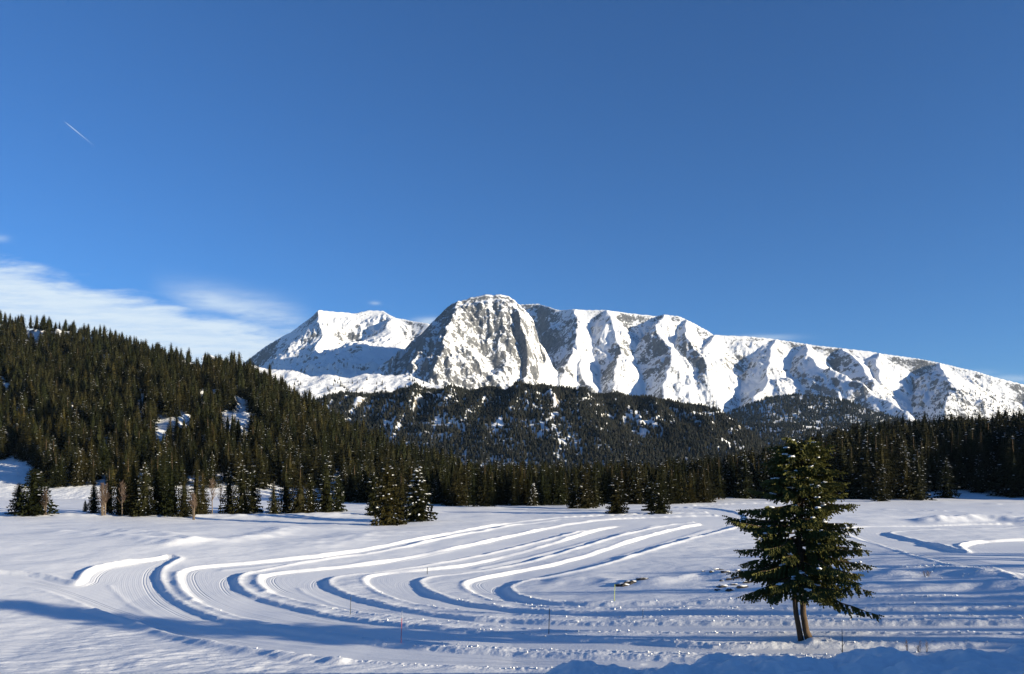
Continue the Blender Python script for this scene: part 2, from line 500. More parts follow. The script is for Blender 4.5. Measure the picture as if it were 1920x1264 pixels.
RIDGES = [  # drifts: pixel polyline, height, half width
    ([(120, 999), (200, 1003), (262, 1008), (300, 1015), (312, 1021)], 0.34, 1.8),
    ([(190, 995), (262, 999), (320, 1003), (350, 1009), (356, 1015)], 0.36, 1.8),
    ([(350, 1016), (430, 1013), (500, 1003), (540, 990)], 0.36, 2.2),
    ([(150, 1092), (160, 1075), (190, 1062), (240, 1054)], 0.22, 0.7),
    ([(330, 1075), (330, 1090), (338, 1110), (360, 1126)], 0.2, 0.5),
    ([(483, 1080), (482, 1092), (500, 1108)], 0.15, 0.5),
    ([(1600, 1075), (1700, 1078), (1780, 1075), (1860, 1078)], 0.5, 2.0),
    ([(1640, 1103), (1720, 1100), (1830, 1100), (2000, 1104)], 0.45, 1.6),
    ([(1750, 978), (1850, 972), (1990, 985)], 0.9, 3.0),
    ([(590, 1020), (640, 1010), (720, 1000)], 0.25, 4.0),
    ([(1060, 1090), (1120, 1088), (1150, 1092)], 0.3, 1.4),
    ([(1220, 1092), (1260, 1086), (1320, 1078), (1390, 1082)], 0.35, 1.5),
    ([(178, 1146), (235, 1167), (300, 1189), (400, 1211), (520, 1229), (640, 1241)], 0.24, 0.42),
    ([(205, 1095), (250, 1138), (330, 1168), (450, 1193), (640, 1216), (900, 1233), (1200, 1241)], 0.05, 0.22),
    ([(655, 1060), (800, 1041), (930, 1009), (1060, 983)], 0.08, 0.5),
    ([(900, 1062), (1030, 1035), (1140, 1004), (1230, 983)], 0.08, 0.5),
    ([(1000, 1086), (1110, 1059), (1220, 1023), (1330, 991)], 0.07, 0.5),
    ([(420, 1066), (520, 1056), (640, 1044), (800, 1016), (960, 983), (1100, 968)], 0.08, 0.5),
    ([(560, 1100), (575, 1112), (640, 1136), (760, 1156), (900, 1172)], 0.045, 0.2),
    ([(1522, 1204), (1548, 1202)], 0.22, 0.32),
    ([(0, 962), (60, 966), (180, 968), (480, 970), (650, 966)], 0.5, 4.0),
]


TRAIL_P = [(plan(o), plan(i)) for o, i in TRAILS.values()]
RIDGE_P = [(plan(p), h, w) for p, h, w in RIDGES]


def trail_sd(X, Y):
    sd = np.full(X.shape, -9.0)
    global INNER
    INNER = np.zeros(X.shape)
    for po, pi in TRAIL_P:
        P = np.concatenate([po, pi])
        x0, y0 = P.min(0) - 3; x1, y1 = P.max(0) + 3
        m = (X > x0) & (X < x1) & (Y > y0) & (Y < y1)
        xx, yy = X[m], Y[m]
        di = seg_dist(xx, yy, pi)
        d = np.minimum(seg_dist(xx, yy, po), di)
        ins = inside(xx, yy, P)
        s = np.where(ins, d, -d)
        INNER[m] = np.maximum(INNER[m], np.where(ins, 0, np.exp(-((di - .25) / .35) ** 2)))
        sd[m] = np.maximum(sd[m], s)
    return sd


def ground_z(X, Y, sd):
    z = base(X, Y)
    R = np.hypot(X, Y)
    wob = 0.10 * fbm(X / 0.9, Y / 0.9, 3, 5) * (1 - sst(70, 130, R)) + 0.10 * fbm(X / 7, Y / 7, 3, 6) * sst(60, 100, R)
    dep = (0.16 + 0.06 * fbm(X / 9, Y / 9, 3, 8)) * (1 + 0.12 * sst(70, 100, Y))
    rec = sst(0.0, 0.36, sd + wob)
    z = z - dep * rec
    rough = (1 - sst(50, 75, Y)) * sst(-26, -6, X - 0.0)
    lump = np.abs(fbm(X / 0.42, Y / 0.42, 3, 21))
    bm = np.exp(-((sd + 0.20) / 0.22) ** 2)
    z = z + bm * (0.035 + 0.04 * fbm(X / 2.5, Y / 2.5, 2, 31)) + bm * lump * (0.03 + 0.045 * rough)
    z = z + INNER * 0.12 * sst(56, 80, Y) * (0.75 + 0.6 * fbm(X / 5, Y / 5, 2, 37)) * (1 - rec)
    # ungroomed snow: wind ripples and soft pillows
    out = 1 - rec
    near = (1 - sst(45, 90, R))
    rip = fbm((X + .4 * Y) / 1.9, (Y - .12 * X) / 0.75, 3, 41)
    z = z + out * near * 0.055 * rip * (0.4 + 0.8 * sst(-2, -8, X)) * (0.5 + 1.0 * sst(-.3, .4, fbm(X / 7, Y / 5, 2, 43)))
    z = z + out * 0.10 * fbm(X / 6.5, Y / 4.5, 3, 47)
    z = z + out * 0.22 * fbm(X / 16, Y / 22, 2, 53) * sst(55, 100, Y)
    for P, h, w in RIDGE_P:
        x0, y0 = P.min(0) - 4 * w; x1, y1 = P.max(0) + 4 * w
        m = (X > x0) & (X < x1) & (Y > y0) & (Y < y1)
        if m.any():
            d = seg_dist(X[m], Y[m], P)
            z[m] += h * np.exp(-(d / w) ** 2) * (0.8 + 0.5 * fbm(X[m] / 3, Y[m] / 3, 2, 61))
    # snow bank thrown up in front of the viewer on the right; an unseen mound is added to shade it
    lumpy = 0.34 * fbm(X / 1.5, Y / 1.5, 4, 71) + 0.14 * fbm(X / .5, Y / .5, 2, 75)
    zb = (2.72 + 0.52 * sst(1, 13, X) + lumpy) * sst(-2.5, 1.3, X)
    zb = zb * (1 - sst(21.6, 25.5, Y + 1.2 * fbm(X / 2.2, X * 0 + 0.5, 2, 77)))
    z = np.where(Y < 27, np.maximum(z, zb), z)
    mound = 7.7 * sst(13.5, 22, X) * (1 - sst(13, 25, Y - 0.10 * (X - 14)))
    z = np.where(Y < 32, np.maximum(z, mound + lumpy * (mound > 0.3)), z)
    return z


def build_ground():
    az = np.concatenate([np.linspace(-78, -37.5, 40), np.arange(-37, 37.01, 0.1), np.linspace(37.5, 78, 40)])
    az = np.radians(az)
    r = list(np.linspace(2, 17.4, 40)); q = 17.5
    while q < 330:
        r.append(q); q += 0.085 if q < 45 else 0.085 * (q / 45) ** 2
    nfine = len(r)
    r = np.array(r)
    A, Rr = np.meshgrid(az, r)
    X = Rr * np.sin(A); Y = Rr * np.cos(A)
    sd = trail_sd(X, Y)
    Z = ground_z(X, Y, sd)
    rf = np.geomspace(345, 9500, 34)
    A2, R2 = np.meshgrid(az, rf)
    X2 = R2 * np.sin(A2); Y2 = R2 * np.cos(A2)
    Z2 = base(X2, np.minimum(Y2, 330)) * (1 - sst(330, 600, R2))
    X = np.concatenate([X, X2]); Y = np.concatenate([Y, Y2]); Z = np.concatenate([Z, Z2])
    sd = np.concatenate([sd, np.full(X2.shape, -9.0)])
    me = grid_mesh('ground', X, Y, Z, M_MEADOW)
    attr(me, 'sd', sd)
    o = link(bpy.data.objects.new('ground', me)); tag(o, 'snow covered meadow with groomed ski trails', kind='structure')
    return o


build_ground()


def gz(x, y):
    X = np.array([x], dtype=float); Y = np.array([y], dtype=float)
    return float(ground_z(X, Y, trail_sd(X, Y))[0])


# ------------------------------------------------------------------ hills and mountains
def prof(tab):
    a = np.array(tab, dtype=float)
    return lambda x: [np.interp(x, a[:, 0], a[:, k]) for k in range(1, a.shape[1])]


# crest of the wooded hill on the left: px column, ground row at the crest, distance
LH = prof([(-700, 560, 700), (-300, 600, 690), (0, 630, 650), (130, 642, 640), (200, 655, 620), (270, 672, 600), (340, 697, 580), (400, 706, 560), (470, 728, 540),
           (520, 752, 520), (560, 777, 500), (620, 812, 470), (680, 838, 440), (740, 866, 420), (800, 889, 400), (880, 900, 390), (1000, 905, 380)])
LFOOT = prof([(-700, 235), (0, 232), (170, 228), (480, 235), (700, 262), (900, 300), (1100, 330)])


def left_hill_z(X, Y):
    px = CX + F * X / Y
    yc, D = LH(px); (r0,) = LFOOT(px)
    zc = CAMZ + (HY - yc) / F * D
    t = (Y - r0) / (D - r0)
    p = np.where(t < 1, sst(-0.18, 1.25, t) * 1.06 - 0.06, 1 - 0.5 * (t - 1))
    z = zc * p
    z = z + (7 * ridged(X / 60, Y / 60, 3, 90) + 2.0 * fbm(X / 14, Y / 14, 3, 95)) * sst(0.05, 0.5, t) * np.clip(zc / 60, 0, 1)
    return np.where(t < 0, -2.0 + z * 0, z - 0.4)


# middle ridge, forested, beyond the meadow
MR = prof([(300, 800, 1500), (560, 790, 1500), (620, 757, 1500), (660, 752, 1500), (700, 752, 1500), (760, 745, 1480), (800, 741, 1470), (900, 743, 1450), (960, 743, 1440), (1040, 738, 1430), (1080, 747, 1430),
           (1150, 755, 1420), (1200, 760, 1420), (1250, 767, 1420), (1300, 780, 1420), (1340, 795, 1420), (1380, 815, 1400), (1430, 845, 1400), (1500, 880, 1400), (1700, 900, 1400)])


def mid_ridge_z(X, Y):
    wx = X + 40 * perlin(X / 210, Y / 210, 4)
    px = CX + F * X / Y
    yc, D = MR(px)
    zc = CAMZ + (HY - yc) / F * D
    t = (Y - (D - 420)) / 420.0
    p = np.where(t < 1, np.power(np.clip(t, 0, 1), 0.85), 1 - 0.35 * (t - 1))
    z = zc * p
    rel = np.clip(1 - np.abs(t - 0.55) / 0.5, 0, 1)
    z = z + rel * np.clip(zc / 100, 0, 1) * (30 * ridged(wx / 110, Y / 420, 3, 101) + 6 * ridged(wx / 28, Y / 45, 3, 107))
    z = z + 3 * fbm(X / 35, Y / 35, 3, 109) * np.clip(t * 3, 0, 1)
    return np.where(t < 0, -4.0 + 0 * z, z)


# open snowy shoulder under the left summit; forested slopes right of the middle ridge
SH = prof([(380, 670, 2500), (470, 690, 2500), (520, 699, 2500), (580, 708, 2450), (640, 713, 2450), (700, 707, 2500), (740, 708, 2500), (780, 716, 2450), (830, 731, 2400), (900, 765, 2400), (1000, 800, 2400)])


def shoulder_z(X, Y):
    px = CX + F * X / Y
    yc, D = SH(px); zc = CAMZ + (HY - yc) / F * D
    t = (Y - (D - 620)) / 620.0
    z = zc * np.where(t < 1, np.clip(t, 0, 1) ** 0.9 * 0.55 + 0.45 * sst(0, 1.1, t), 1 - 0.3 * (t - 1))
    z = z + (10 * ridged(X / 120, Y / 160, 4, 131) + 3 * fbm(X / 22, Y / 30, 3, 133)) * np.clip(t * 3, 0, 1)
    return np.where(t < 0, -4.0 + 0 * z, z)


FS = prof([(1150, 850, 3000), (1280, 830, 3000), (1330, 800, 3000), (1365, 778, 3000), (1400, 765, 3000), (1440, 750, 3000), (1500, 744, 3000), (1540, 747, 3000), (1590, 757, 2950), (1640, 776, 2900), (1700, 795, 2900), (1900, 815, 2900), (2100, 830, 2900)])


def forest_spur_z(X, Y):
    px = CX + F * X / Y
    yc, D = FS(px); zc = CAMZ + (HY - yc) / F * D
    t = (Y - (D - 500)) / 500.0
    z = zc * np.where(t < 1, np.clip(t, 0, 1), 1 - 0.4 * (t - 1))
    z = z + 14 * ridged(X / 130, Y / 200, 3, 141) * np.clip(t * 3, 0, 1) * np.clip(1.3 - t, 0, 1)
    return np.where(t < 0, -4.0 + 0 * z, z)


VH = prof([(1200, 870, 2000), (1300, 830, 2000), (1380, 806, 2000), (1450, 803, 2000), (1550, 806, 2000), (1700, 810, 2000), (1900, 812, 2000), (2200, 820, 2000)])


def valley_hill_z(X, Y):
    px = CX + F * X / Y
    yc, D = VH(px); zc = CAMZ + (HY - yc) / F * D
    t = (Y - (D - 400)) / 400.0
    z = zc * np.where(t < 1, np.clip(t, 0, 1), 1 - 0.4 * (t - 1))
    z = z + 7 * ridged(X / 90, Y / 120, 3, 151) * np.clip(t * 3, 0, 1)
    return np.where(t < 0, -4.0 + 0 * z, z)


def polar_obj(name, zf, px0, px1, dpx, y0, y1, ny, mat, label):
    u = (np.arange(px0, px1, dpx) - CX) / F
    yy = np.linspace(y0, y1, ny)
    U, Yg = np.meshgrid(u, yy); X = U * Yg
    Z = zf(X, Yg)
    me = grid_mesh(name, X, Yg, Z, mat)
    o = link(bpy.data.objects.new(name, me)); tag(o, label, kind='structure')
    return o, X, Yg, Z


polar_obj('hill', left_hill_z, -500, 1000, 5, 215, 800, 190, M_HILL, 'snowy forest floor of the hill on the left')
polar_obj('ridge', mid_ridge_z, 380, 1600, 3, 980, 1800, 170, M_HILL, 'forested middle ridge beyond the meadow')
polar_obj('snow_shoulder', shoulder_z, 380, 1000, 3, 1850, 2900, 150, M_MOUNT, 'open snowy shoulder below the left summit')
polar_obj('forested_spur', forest_spur_z, 1150, 2100, 4, 2450, 3400, 120, M_HILL, 'forested spur at the foot of the mountain range')
polar_obj('valley_hill', valley_hill_z, 1200, 2200, 5, 1580, 2400, 90, M_HILL, 'low wooded hill in the valley')

# mountain range: crest tables (px column, row, distance) and spurs (px column, row, distance)
M1 = prof([(200, 1000, 5600), (400, 722, 5550), (440, 690, 5500), (462, 677, 5480), (490, 655, 5450), (520, 637, 5420), (560, 613, 5400), (590, 592, 5400), (603, 581, 5400), (640, 586, 5430), (665, 588, 5450), (690, 582, 5470),
           (720, 583, 5450), (748, 597, 5350), (765, 601, 5300), (800, 606, 5200), (830, 625, 5100), (900, 700, 5000), (1000, 800, 5000)])
M2 = prof([(700, 760, 3650), (740, 712, 3750), (770, 672, 3950), (795, 632, 4150), (815, 603, 4280), (835, 585, 4330), (850, 572, 4350), (865, 565, 4360), (880, 560, 4370), (895, 558, 4370), (910, 554, 4370), (925, 556, 4370), (940, 553, 4370), (955, 557, 4370), (965, 566, 4360), (975, 574, 4350), (985, 585, 4340),
           (998, 600, 4320), (1006, 640, 4300), (1010, 690, 4250), (1014, 740, 4250), (1030, 830, 4250), (1100, 900, 4250)])
M3 = prof([(800, 1100, 5600), (940, 640, 5600), (970, 571, 5600), (1010, 570, 5550), (1030, 575, 5400), (1050, 582, 5300), (1075, 580, 5230), (1100, 582, 5230), (1135, 581, 5200), (1180, 588, 5200), (1230, 593, 5180), (1243, 590, 5150), (1270, 594, 5120), (1300, 606, 5080),
           (1340, 628, 5020), (1400, 631, 5000), (1460, 638, 4960), (1520, 647, 4900), (1570, 653, 4850), (1640, 661, 4800), (1700, 670, 4750), (1760, 680, 4680), (1810, 692, 4620), (1860, 705, 4550), (1920, 722, 4500), (2000, 745, 4400), (2300, 830, 4200)])
SPURS = [  # polyline, side slope
    ([(604, 582, 5390), (600, 605, 5250), (601, 630, 5100), (596, 660, 4920), (588, 690, 4700)], 0.95),
    ([(748, 598, 5340), (722, 625, 5150), (700, 650, 4980), (690, 690, 4700)], 0.45),
    ([(815, 604, 4275), (802, 632, 4120), (788, 664, 3960), (770, 700, 3780)], 0.9),
    ([(862, 566, 4355), (850, 610, 4120), (838, 660, 3880), (820, 720, 3650)], 1.0),
    ([(960, 562, 4350), (975, 620, 4170), (985, 680, 4010), (985, 735, 3830)], 1.7),
    ([(1080, 581, 5220), (1083, 612, 5000), (1084, 650, 4780), (1090, 700, 4480), (1106, 745, 4230)], 1.0),
    ([(1076, 655, 4700), (1062, 690, 4480), (1045, 735, 4240)], 1.0),
    ([(1138, 582, 5190), (1148, 612, 4980), (1158, 642, 4800), (1163, 672, 4620), (1152, 710, 4430)], 1.0),
    ([(1243, 591, 5140), (1228, 625, 4900), (1256, 662, 4640), (1254, 705, 4400), (1240, 752, 4150)], 0.95),
    ([(1285, 600, 5090), (1288, 634, 4850), (1312, 676, 4600), (1322, 700, 4480)], 1.1),
    ([(1341, 628, 5010), (1320, 660, 4800), (1325, 700, 4560)], 1.0),
    ([(1450, 637, 4950), (1442, 680, 4700), (1438, 712, 4500), (1420, 750, 4250)], 0.75),
    ([(1510, 646, 4890), (1518, 668, 4720), (1545, 694, 4520), (1590, 724, 4280), (1650, 752, 4050), (1706, 780, 3850)], 0.85),
    ([(1580, 654, 4830), (1600, 676, 4650), (1622, 705, 4450), (1640, 735, 4230)], 0.95),
    ([(1648, 662, 4780), (1640, 690, 4600), (1650, 720, 4400)], 1.0),
    ([(1762, 681, 4660), (1774, 700, 4480), (1780, 722, 4300), (1776, 750, 4080), (1770, 790, 3850)], 0.75),
]


def massif(X, Y, tab, H, s, back):
    px = CX + F * X / Y
    yc, D = tab(px); zc = CAMZ + (HY - yc) / F * D
    q = np.maximum(D - Y, 0)
    return np.where(Y < D, zc - H * (1 - np.exp(-q * s / H)) - 0.2 * q, zc - back * (Y - D))


def range_z(X, Y):
    wx = X + 40 * perlin(X / 290, Y / 290, 170) + 20 * perlin(X / 130, Y / 130, 171) + 9 * perlin(X / 55, Y / 55, 172)
    wy = Y + 22 * perlin(X / 160, Y / 160, 173)
    z = np.maximum(massif(wx, Y, M1, 620, 0.95, 0.5), massif(wx, Y, M3, 640, 1.4, 0.22))
    z2 = massif(wx, Y, M2, 900, 1.15, 1.0)
    isr = sst(-30, 60, z2 - z)
    z = np.maximum(z, z2)
    for pts, k in SPURS:
        P = [((a - CX) / F * d, d, CAMZ + (HY - b) / F * d) for a, b, d in pts]
        best = np.full(X.shape, -1e9)
        for (ax, ay, az_), (bx, by, bz) in zip(P[:-1], P[1:]):
            m = (np.abs(wx - (ax + bx) / 2) < 700) & (np.abs(wy - (ay + by) / 2) < 800)
            xx, yy = wx[m], wy[m]
            dx, dy = bx - ax, by - ay; L = dx * dx + dy * dy
            t = np.clip(((xx - ax) * dx + (yy - ay) * dy) / L, 0, 1)
            d = np.hypot(xx - ax - t * dx, yy - ay - t * dy)
            best[m] = np.maximum(best[m], az_ + (bz - az_) * t - k * np.sqrt(d * d + 16) + 4 * k)
        z = np.maximum(z, best)
    px = CX + F * X / Y
    # distance below the crest fades the relief in so that the skyline keeps its outline
    crest = [CAMZ + (HY - t(px)[0]) / F * t(px)[1] for t in (M1, M3, M2)]
    top = np.maximum(crest[0], crest[1]) * (1 - isr) + crest[2] * isr
    fade = 0.10 + 0.90 * sst(10, 130, top - z)
    rel = 19 * ridged((wx + .25 * wy) / 170, wy / 240, 4, 181) + 13 * ridged(wx / 52, (wy + .4 * wx) / 90, 3, 191) + 5 * fbm(X / 20, Y / 20, 2, 195)
    rel = rel + isr * (13 * ridged((wx + 0.45 * Y) / 75, (wy - .2 * X) / 120, 3, 201) + 7 * fbm(X / 26, Y / 26, 3, 205))
    calm = 0.35 + 0.70 * sst(-0.15, 0.25, fbm(X / 330, Y / 330, 2, 211) + 0.5 * isr)
    return z + rel * fade * calm, isr


def build_range():
    u = (np.arange(330, 2130, 1.75) - CX) / F
    yy = np.concatenate([np.arange(3200, 5650, 9.0), np.linspace(5660, 7500, 12)])
    U, Yg = np.meshgrid(u, yy); X = U * Yg
    Z, isr = range_z(X, Yg)
    front = sst(3200, 3420, Yg)
    Z = Z * front - 30 * (1 - front)
    me = grid_mesh('mountain_range', X, Yg, Z, M_MOUNT)
    px = CX + F * U
    rk = 0.20 * isr + 0.03 + 0.26 * fbm(X / 240, Yg / 300, 3, 221) * (1 - .6 * isr)
    rk = rk + 0.03 * isr * sst(905, 960, px)
    rk = rk + 0.05 * sst(560, 330, Z) * sst(1050, 1250, px)
    row = HY - F * (Z - CAMZ) / Yg
    for a, b, sx, sy, am in ((1035, 640, 26, 45, .14), (1105, 730, 22, 18, .15), (1165, 650, 16, 30, .2), (1232, 655, 20, 26, .2), (1300, 672, 18, 28, .22), (1252, 730, 14, 26, .2), (1345, 690, 24, 22, .14),
                             (1395, 690, 26, 22, .18), (1462, 695, 26, 24, .18), (1530, 722, 30, 18, .22), (1560, 680, 16, 20, .16), (1600, 715, 24, 20, .18), (1672, 672, 26, 9, .2), (1765, 712, 22, 22, .2),
                             (1800, 740, 40, 20, .14), (1240, 600, 40, 9, .12), (1180, 598, 20, 10, .14), (690, 665, 60, 16, .14), (560, 660, 50, 18, .1), (650, 628, 30, 6, .14), (775, 640, 24, 22, .16)):
        rk = rk + 0.8 * am * np.exp(-((px - a) / sx) ** 2 - ((row - b) / sy) ** 2)
    attr(me, 'rocky', rk)
    o = link(bpy.data.objects.new('mountain_range', me)); tag(o, 'snowy mountain range with a rocky central summit', kind='structure')


build_range()


# ------------------------------------------------------------------ trees
def spruce_crown(name, H, R, nb, segs, seed, fol, snow=0.3, dens=1.0, snow_size=0.2, c0=0.05, power=0.85, curtain=True, core=0.36):
    """crown of fronds: needle triangles along drooping branches, a few carrying snow"""
    rng = random.Random(seed)
    V = []; Fc = []; Mi = []
    lean = rng.uniform(-.15, .15), rng.uniform(-.15, .15)
    gaps = [rng.uniform(0, 6.28) for _ in range(3)]
    for i in range(nb):
        t = (i + rng.random()) / nb
        t = 1 - (1 - t) ** 1.0
        z0 = H * (c0 + (1 - c0) * t)
        L = R * (1 - t) ** power * rng.uniform(.72, 1.12) + 0.12
        a = i * 2.39996 + rng.uniform(-.35, .35)
        for gq in gaps[:2]:
            if abs(math.sin((a - gq) / 2)) < 0.16: L *= rng.uniform(.55, .9)
        ca, sa = math.cos(a), math.sin(a)
        dr = -0.55 + 0.75 * t + rng.uniform(-.12, .12)
        ox, oy = lean[0] * t, lean[1] * t

        def P(s, side=0.0, drop=0.0):
            rr = L * s
            zz = z0 + dr * L * s * (1 - 0.35 * s) + 0.10 * L * max(0, s - .6) - drop
            return (ox + ca * rr - sa * side, oy + sa * rr + ca * side, zz)
        for k in range(segs):
            s0 = 0.08 + 0.92 * k / segs; s1 = 0.08 + 0.92 * (k + 1) / segs
            w = (0.30 * L * (1 - 0.75 * s0) + 0.07) * rng.uniform(.7, 1.2)
            for sg in (-1, 1):
                b = len(V)
                V += [P(s0), P(s1), P(min(1.08, s0 + 0.22 + rng.uniform(0, .12)), sg * w, 0.16 * w + rng.uniform(-.02, .08) * L)]
                Fc.append((b, b + 1, b + 2)); Mi.append(0)
            if curtain:
                b = len(V); dd = (0.16 * L + 0.10) * rng.uniform(.6, 1.3)
                V += [P(s0), P(s1), P((s0 + s1) / 2 + .04, rng.uniform(-.1, .1) * L, dd)]
                Fc.append((b, b + 1, b + 2)); Mi.append(0)
        if rng.random() < snow and t < 0.97:
            for _ in range(1 if rng.random() < .7 else 2):
                s = rng.uniform(.45, .95); c = P(s, rng.uniform(-.1, .1) * L); r = snow_size * rng.uniform(.45, 1.0)
                b = len(V); rr = (r * rng.uniform(1.0, 2.0), r * rng.uniform(.6, 1.0), r * .36)
                for v in OCT[0]:
                    j = rng.uniform(.7, 1.25)
                    V.append((c[0] + (v[0] * ca * rr[0] - v[1] * sa * rr[1]) * j, c[1] + (v[0] * sa * rr[0] + v[1] * ca * rr[1]) * j, c[2] + .05 + v[2] * rr[2] * j + v[0] * dr * .6 * rr[0]))
                for f in OCT[1]: Fc.append(tuple(b + q for q in f)); Mi.append(1)
    # dense inner crown of short dead-shaded shoots
    nr, ns = 6, 7; b = len(V)
    for k in range(nr + 1):
        q = k / nr
        for j in range(ns):
            rr = core * R * (1 - q) ** power * rng.uniform(.55, 1.35); th = 6.283 * (j + .5 * (k % 2)) / ns
            V.append((lean[0] * q + rr * math.cos(th), lean[1] * q + rr * math.sin(th), H * (c0 + .02 + (.93 - c0) * q) - rng.uniform(0, .05) * H * (1 - q)))
    for k in range(nr):
        for j in range(ns):
            p0, p1 = b + k * ns + j, b + k * ns + (j + 1) % ns
            Fc += [(p0, p1, p1 + ns), (p0, p1 + ns, p0 + ns)]; Mi += [0, 0]
    # leader
    b = len(V); V += [(lean[0] - .07, lean[1], H * .95), (lean[0] + .07, lean[1], H * .95), (lean[0], lean[1] + .03, H * 1.02)]
    Fc.append((b, b + 1, b + 2)); Mi.append(0)
    return mesh_np(name, np.array(V), np.array(Fc), [fol, M_SNOW], False, Mi)


def trunk_mesh(name, H, r, seed, mat=None):
    rng = random.Random(seed); mb = MB()
    mb.tube([(0, 0, -0.6), (rng.uniform(-.02, .02), 0, H * .3), (rng.uniform(-.05, .05), 0, H * .7), (0, 0, H * .93)], [r * 1.15, r, r * .6, r * .15], 6)
    return mb.mesh(name, mat or M_BARK, True)


# unit-height families: meshes built 10 m tall, scaled at placement
CR_MID = [spruce_crown('crown', 10, R, nb, 4, 300 + i, M_FOL, sn, 1, .17, c0, pw)
          for i, (R, nb, sn, c0, pw) in enumerate([(2.2, 200, .06, .03, .9), (2.0, 200, .03, .05, .8), (2.5, 210, .09, .03, .95),
                                                   (1.9, 190, .04, .08, .8), (2.1, 200, .02, .05, .85), (2.3, 190, .16, .02, .9)])]
CR_BUSHY = [spruce_crown('crown', 10, 3.6, 210, 4, 340, M_FOL, .12, 1, .28, .02, .58), spruce_crown('crown', 10, 3.2, 210, 4, 341, M_FOL, .14, 1, .28, .02, .46),
            spruce_crown('crown', 10, 3.9, 220, 4, 342, M_FOL, .34, 1, .40, .02, .75)]
TR_MID = [trunk_mesh('trunk', 10, .17, 320 + i) for i in range(3)]
CR_LOW = [spruce_crown('crown', 10, R, 90, 2, 360 + i, M_FOL, sn, 1, .17, .03, pw, True, .45)
          for i, (R, sn, pw) in enumerate([(2.5, .025, .7), (2.2, .01, .62), (2.8, .045, .75), (2.3, .02, .58)])]
CR_FAR = [spruce_crown('crown', 10, R, 26, 1, 380 + i, M_FOLFAR, sn, 1, .38, .02, .8, False, .75)
          for i, (R, sn) in enumerate([(2.6, .01), (2.2, .0), (2.8, .03)])]


def birch_mesh(seed, H, stems):
    rng = random.Random(seed); mb = MB(); tw = MB()
    for s in range(stems):
        a = rng.uniform(0, 6.28); sp = rng.uniform(.1, .5) * (stems > 1)
        bx, by = math.cos(a) * sp, math.sin(a) * sp; h = H * rng.uniform(.75, 1.0)
        lx, ly = rng.uniform(-.05, .05) * h, rng.uniform(-.05, .05) * h
        mb.tube([(bx, by, -.4), (bx + lx * .4, by + ly * .4, h * .45), (bx + lx, by + ly, h * .85)], [.10, .075, .03], 5)
        for k in range(34):
            t = rng.uniform(.32, 1.0); a = rng.uniform(0, 6.28); L = (1.1 - t) * h * .34 * rng.uniform(.6, 1.2) + .25
            p = Vector((bx + lx * t, by + ly * t, h * .88 * t)); d = Vector((math.cos(a) * .5, math.sin(a) * .5, .85))
            e = p + d * L
            tw.tube([p, p + d * L * .5 + Vector((0, 0, .05)), e], [.03, .02, .01], 3, cap=False)
            for q in range(4):
                s0 = p + d * L * rng.uniform(.3, .95); a2 = rng.uniform(0, 6.28)
                tw.tube([s0, s0 + Vector((math.cos(a2) * .4, math.sin(a2) * .4, .6)) * L * .5], [.018, .008], 3, cap=False)
    return mb.mesh('trunk', M_BIRCH, True), tw.mesh('twigs', M_TWIG)


BIRCH = [birch_mesh(400, 7, 1), birch_mesh(401, 7, 3), birch_mesh(402, 7, 5)]

TREES = []   # dict: x,y,z,h (metres), w factor, kind, label, group


def rise_z(x, y):
    """ground under the wood on the right: a gentle rise and a knoll added beyond view to shade the wood"""
    x = np.asarray(x, dtype=float); y = np.asarray(y, dtype=float)
    px = CX + F * x / y
    k = 27 * np.exp(-((x - 262) / 62) ** 2 - ((y - 250) / 40) ** 2)  # added knoll past the right edge, casts shade on the wood
    return base(x, y) + 0.10 * np.maximum(0, y - 245) * sst(1280, 1700, px) + np.maximum(0, k - 2.0)


def project(x, y, z):
    return CX + F * x / y, HY - F * (z - CAMZ) / y


def add(px, py_base, py_top, kind='mid', w=1.0, label=None, group=None, var=None, zf=None, Y=None):
    if Y is None:
        x, y = G(px, py_base)
        z = None
    else:
        y = Y; x = (px - CX) / F * y; z = None
    z = float(base(x, y)) if zf is None else float(zf(np.array([x]), np.array([y]))[0])
    h = (py_base - py_top) / F * y if Y is None else py_top
    TREES.append(dict(x=x, y=y, z=z, h=h, w=w, kind=kind, label=label, group=group, var=var, keep=True))


ORD = ['first', 'second', 'third', 'fourth', 'fifth', 'sixth', 'seventh', 'eighth', 'ninth', 'tenth', 'eleventh', 'twelfth', 'thirteenth', 'fourteenth', 'fifteenth']


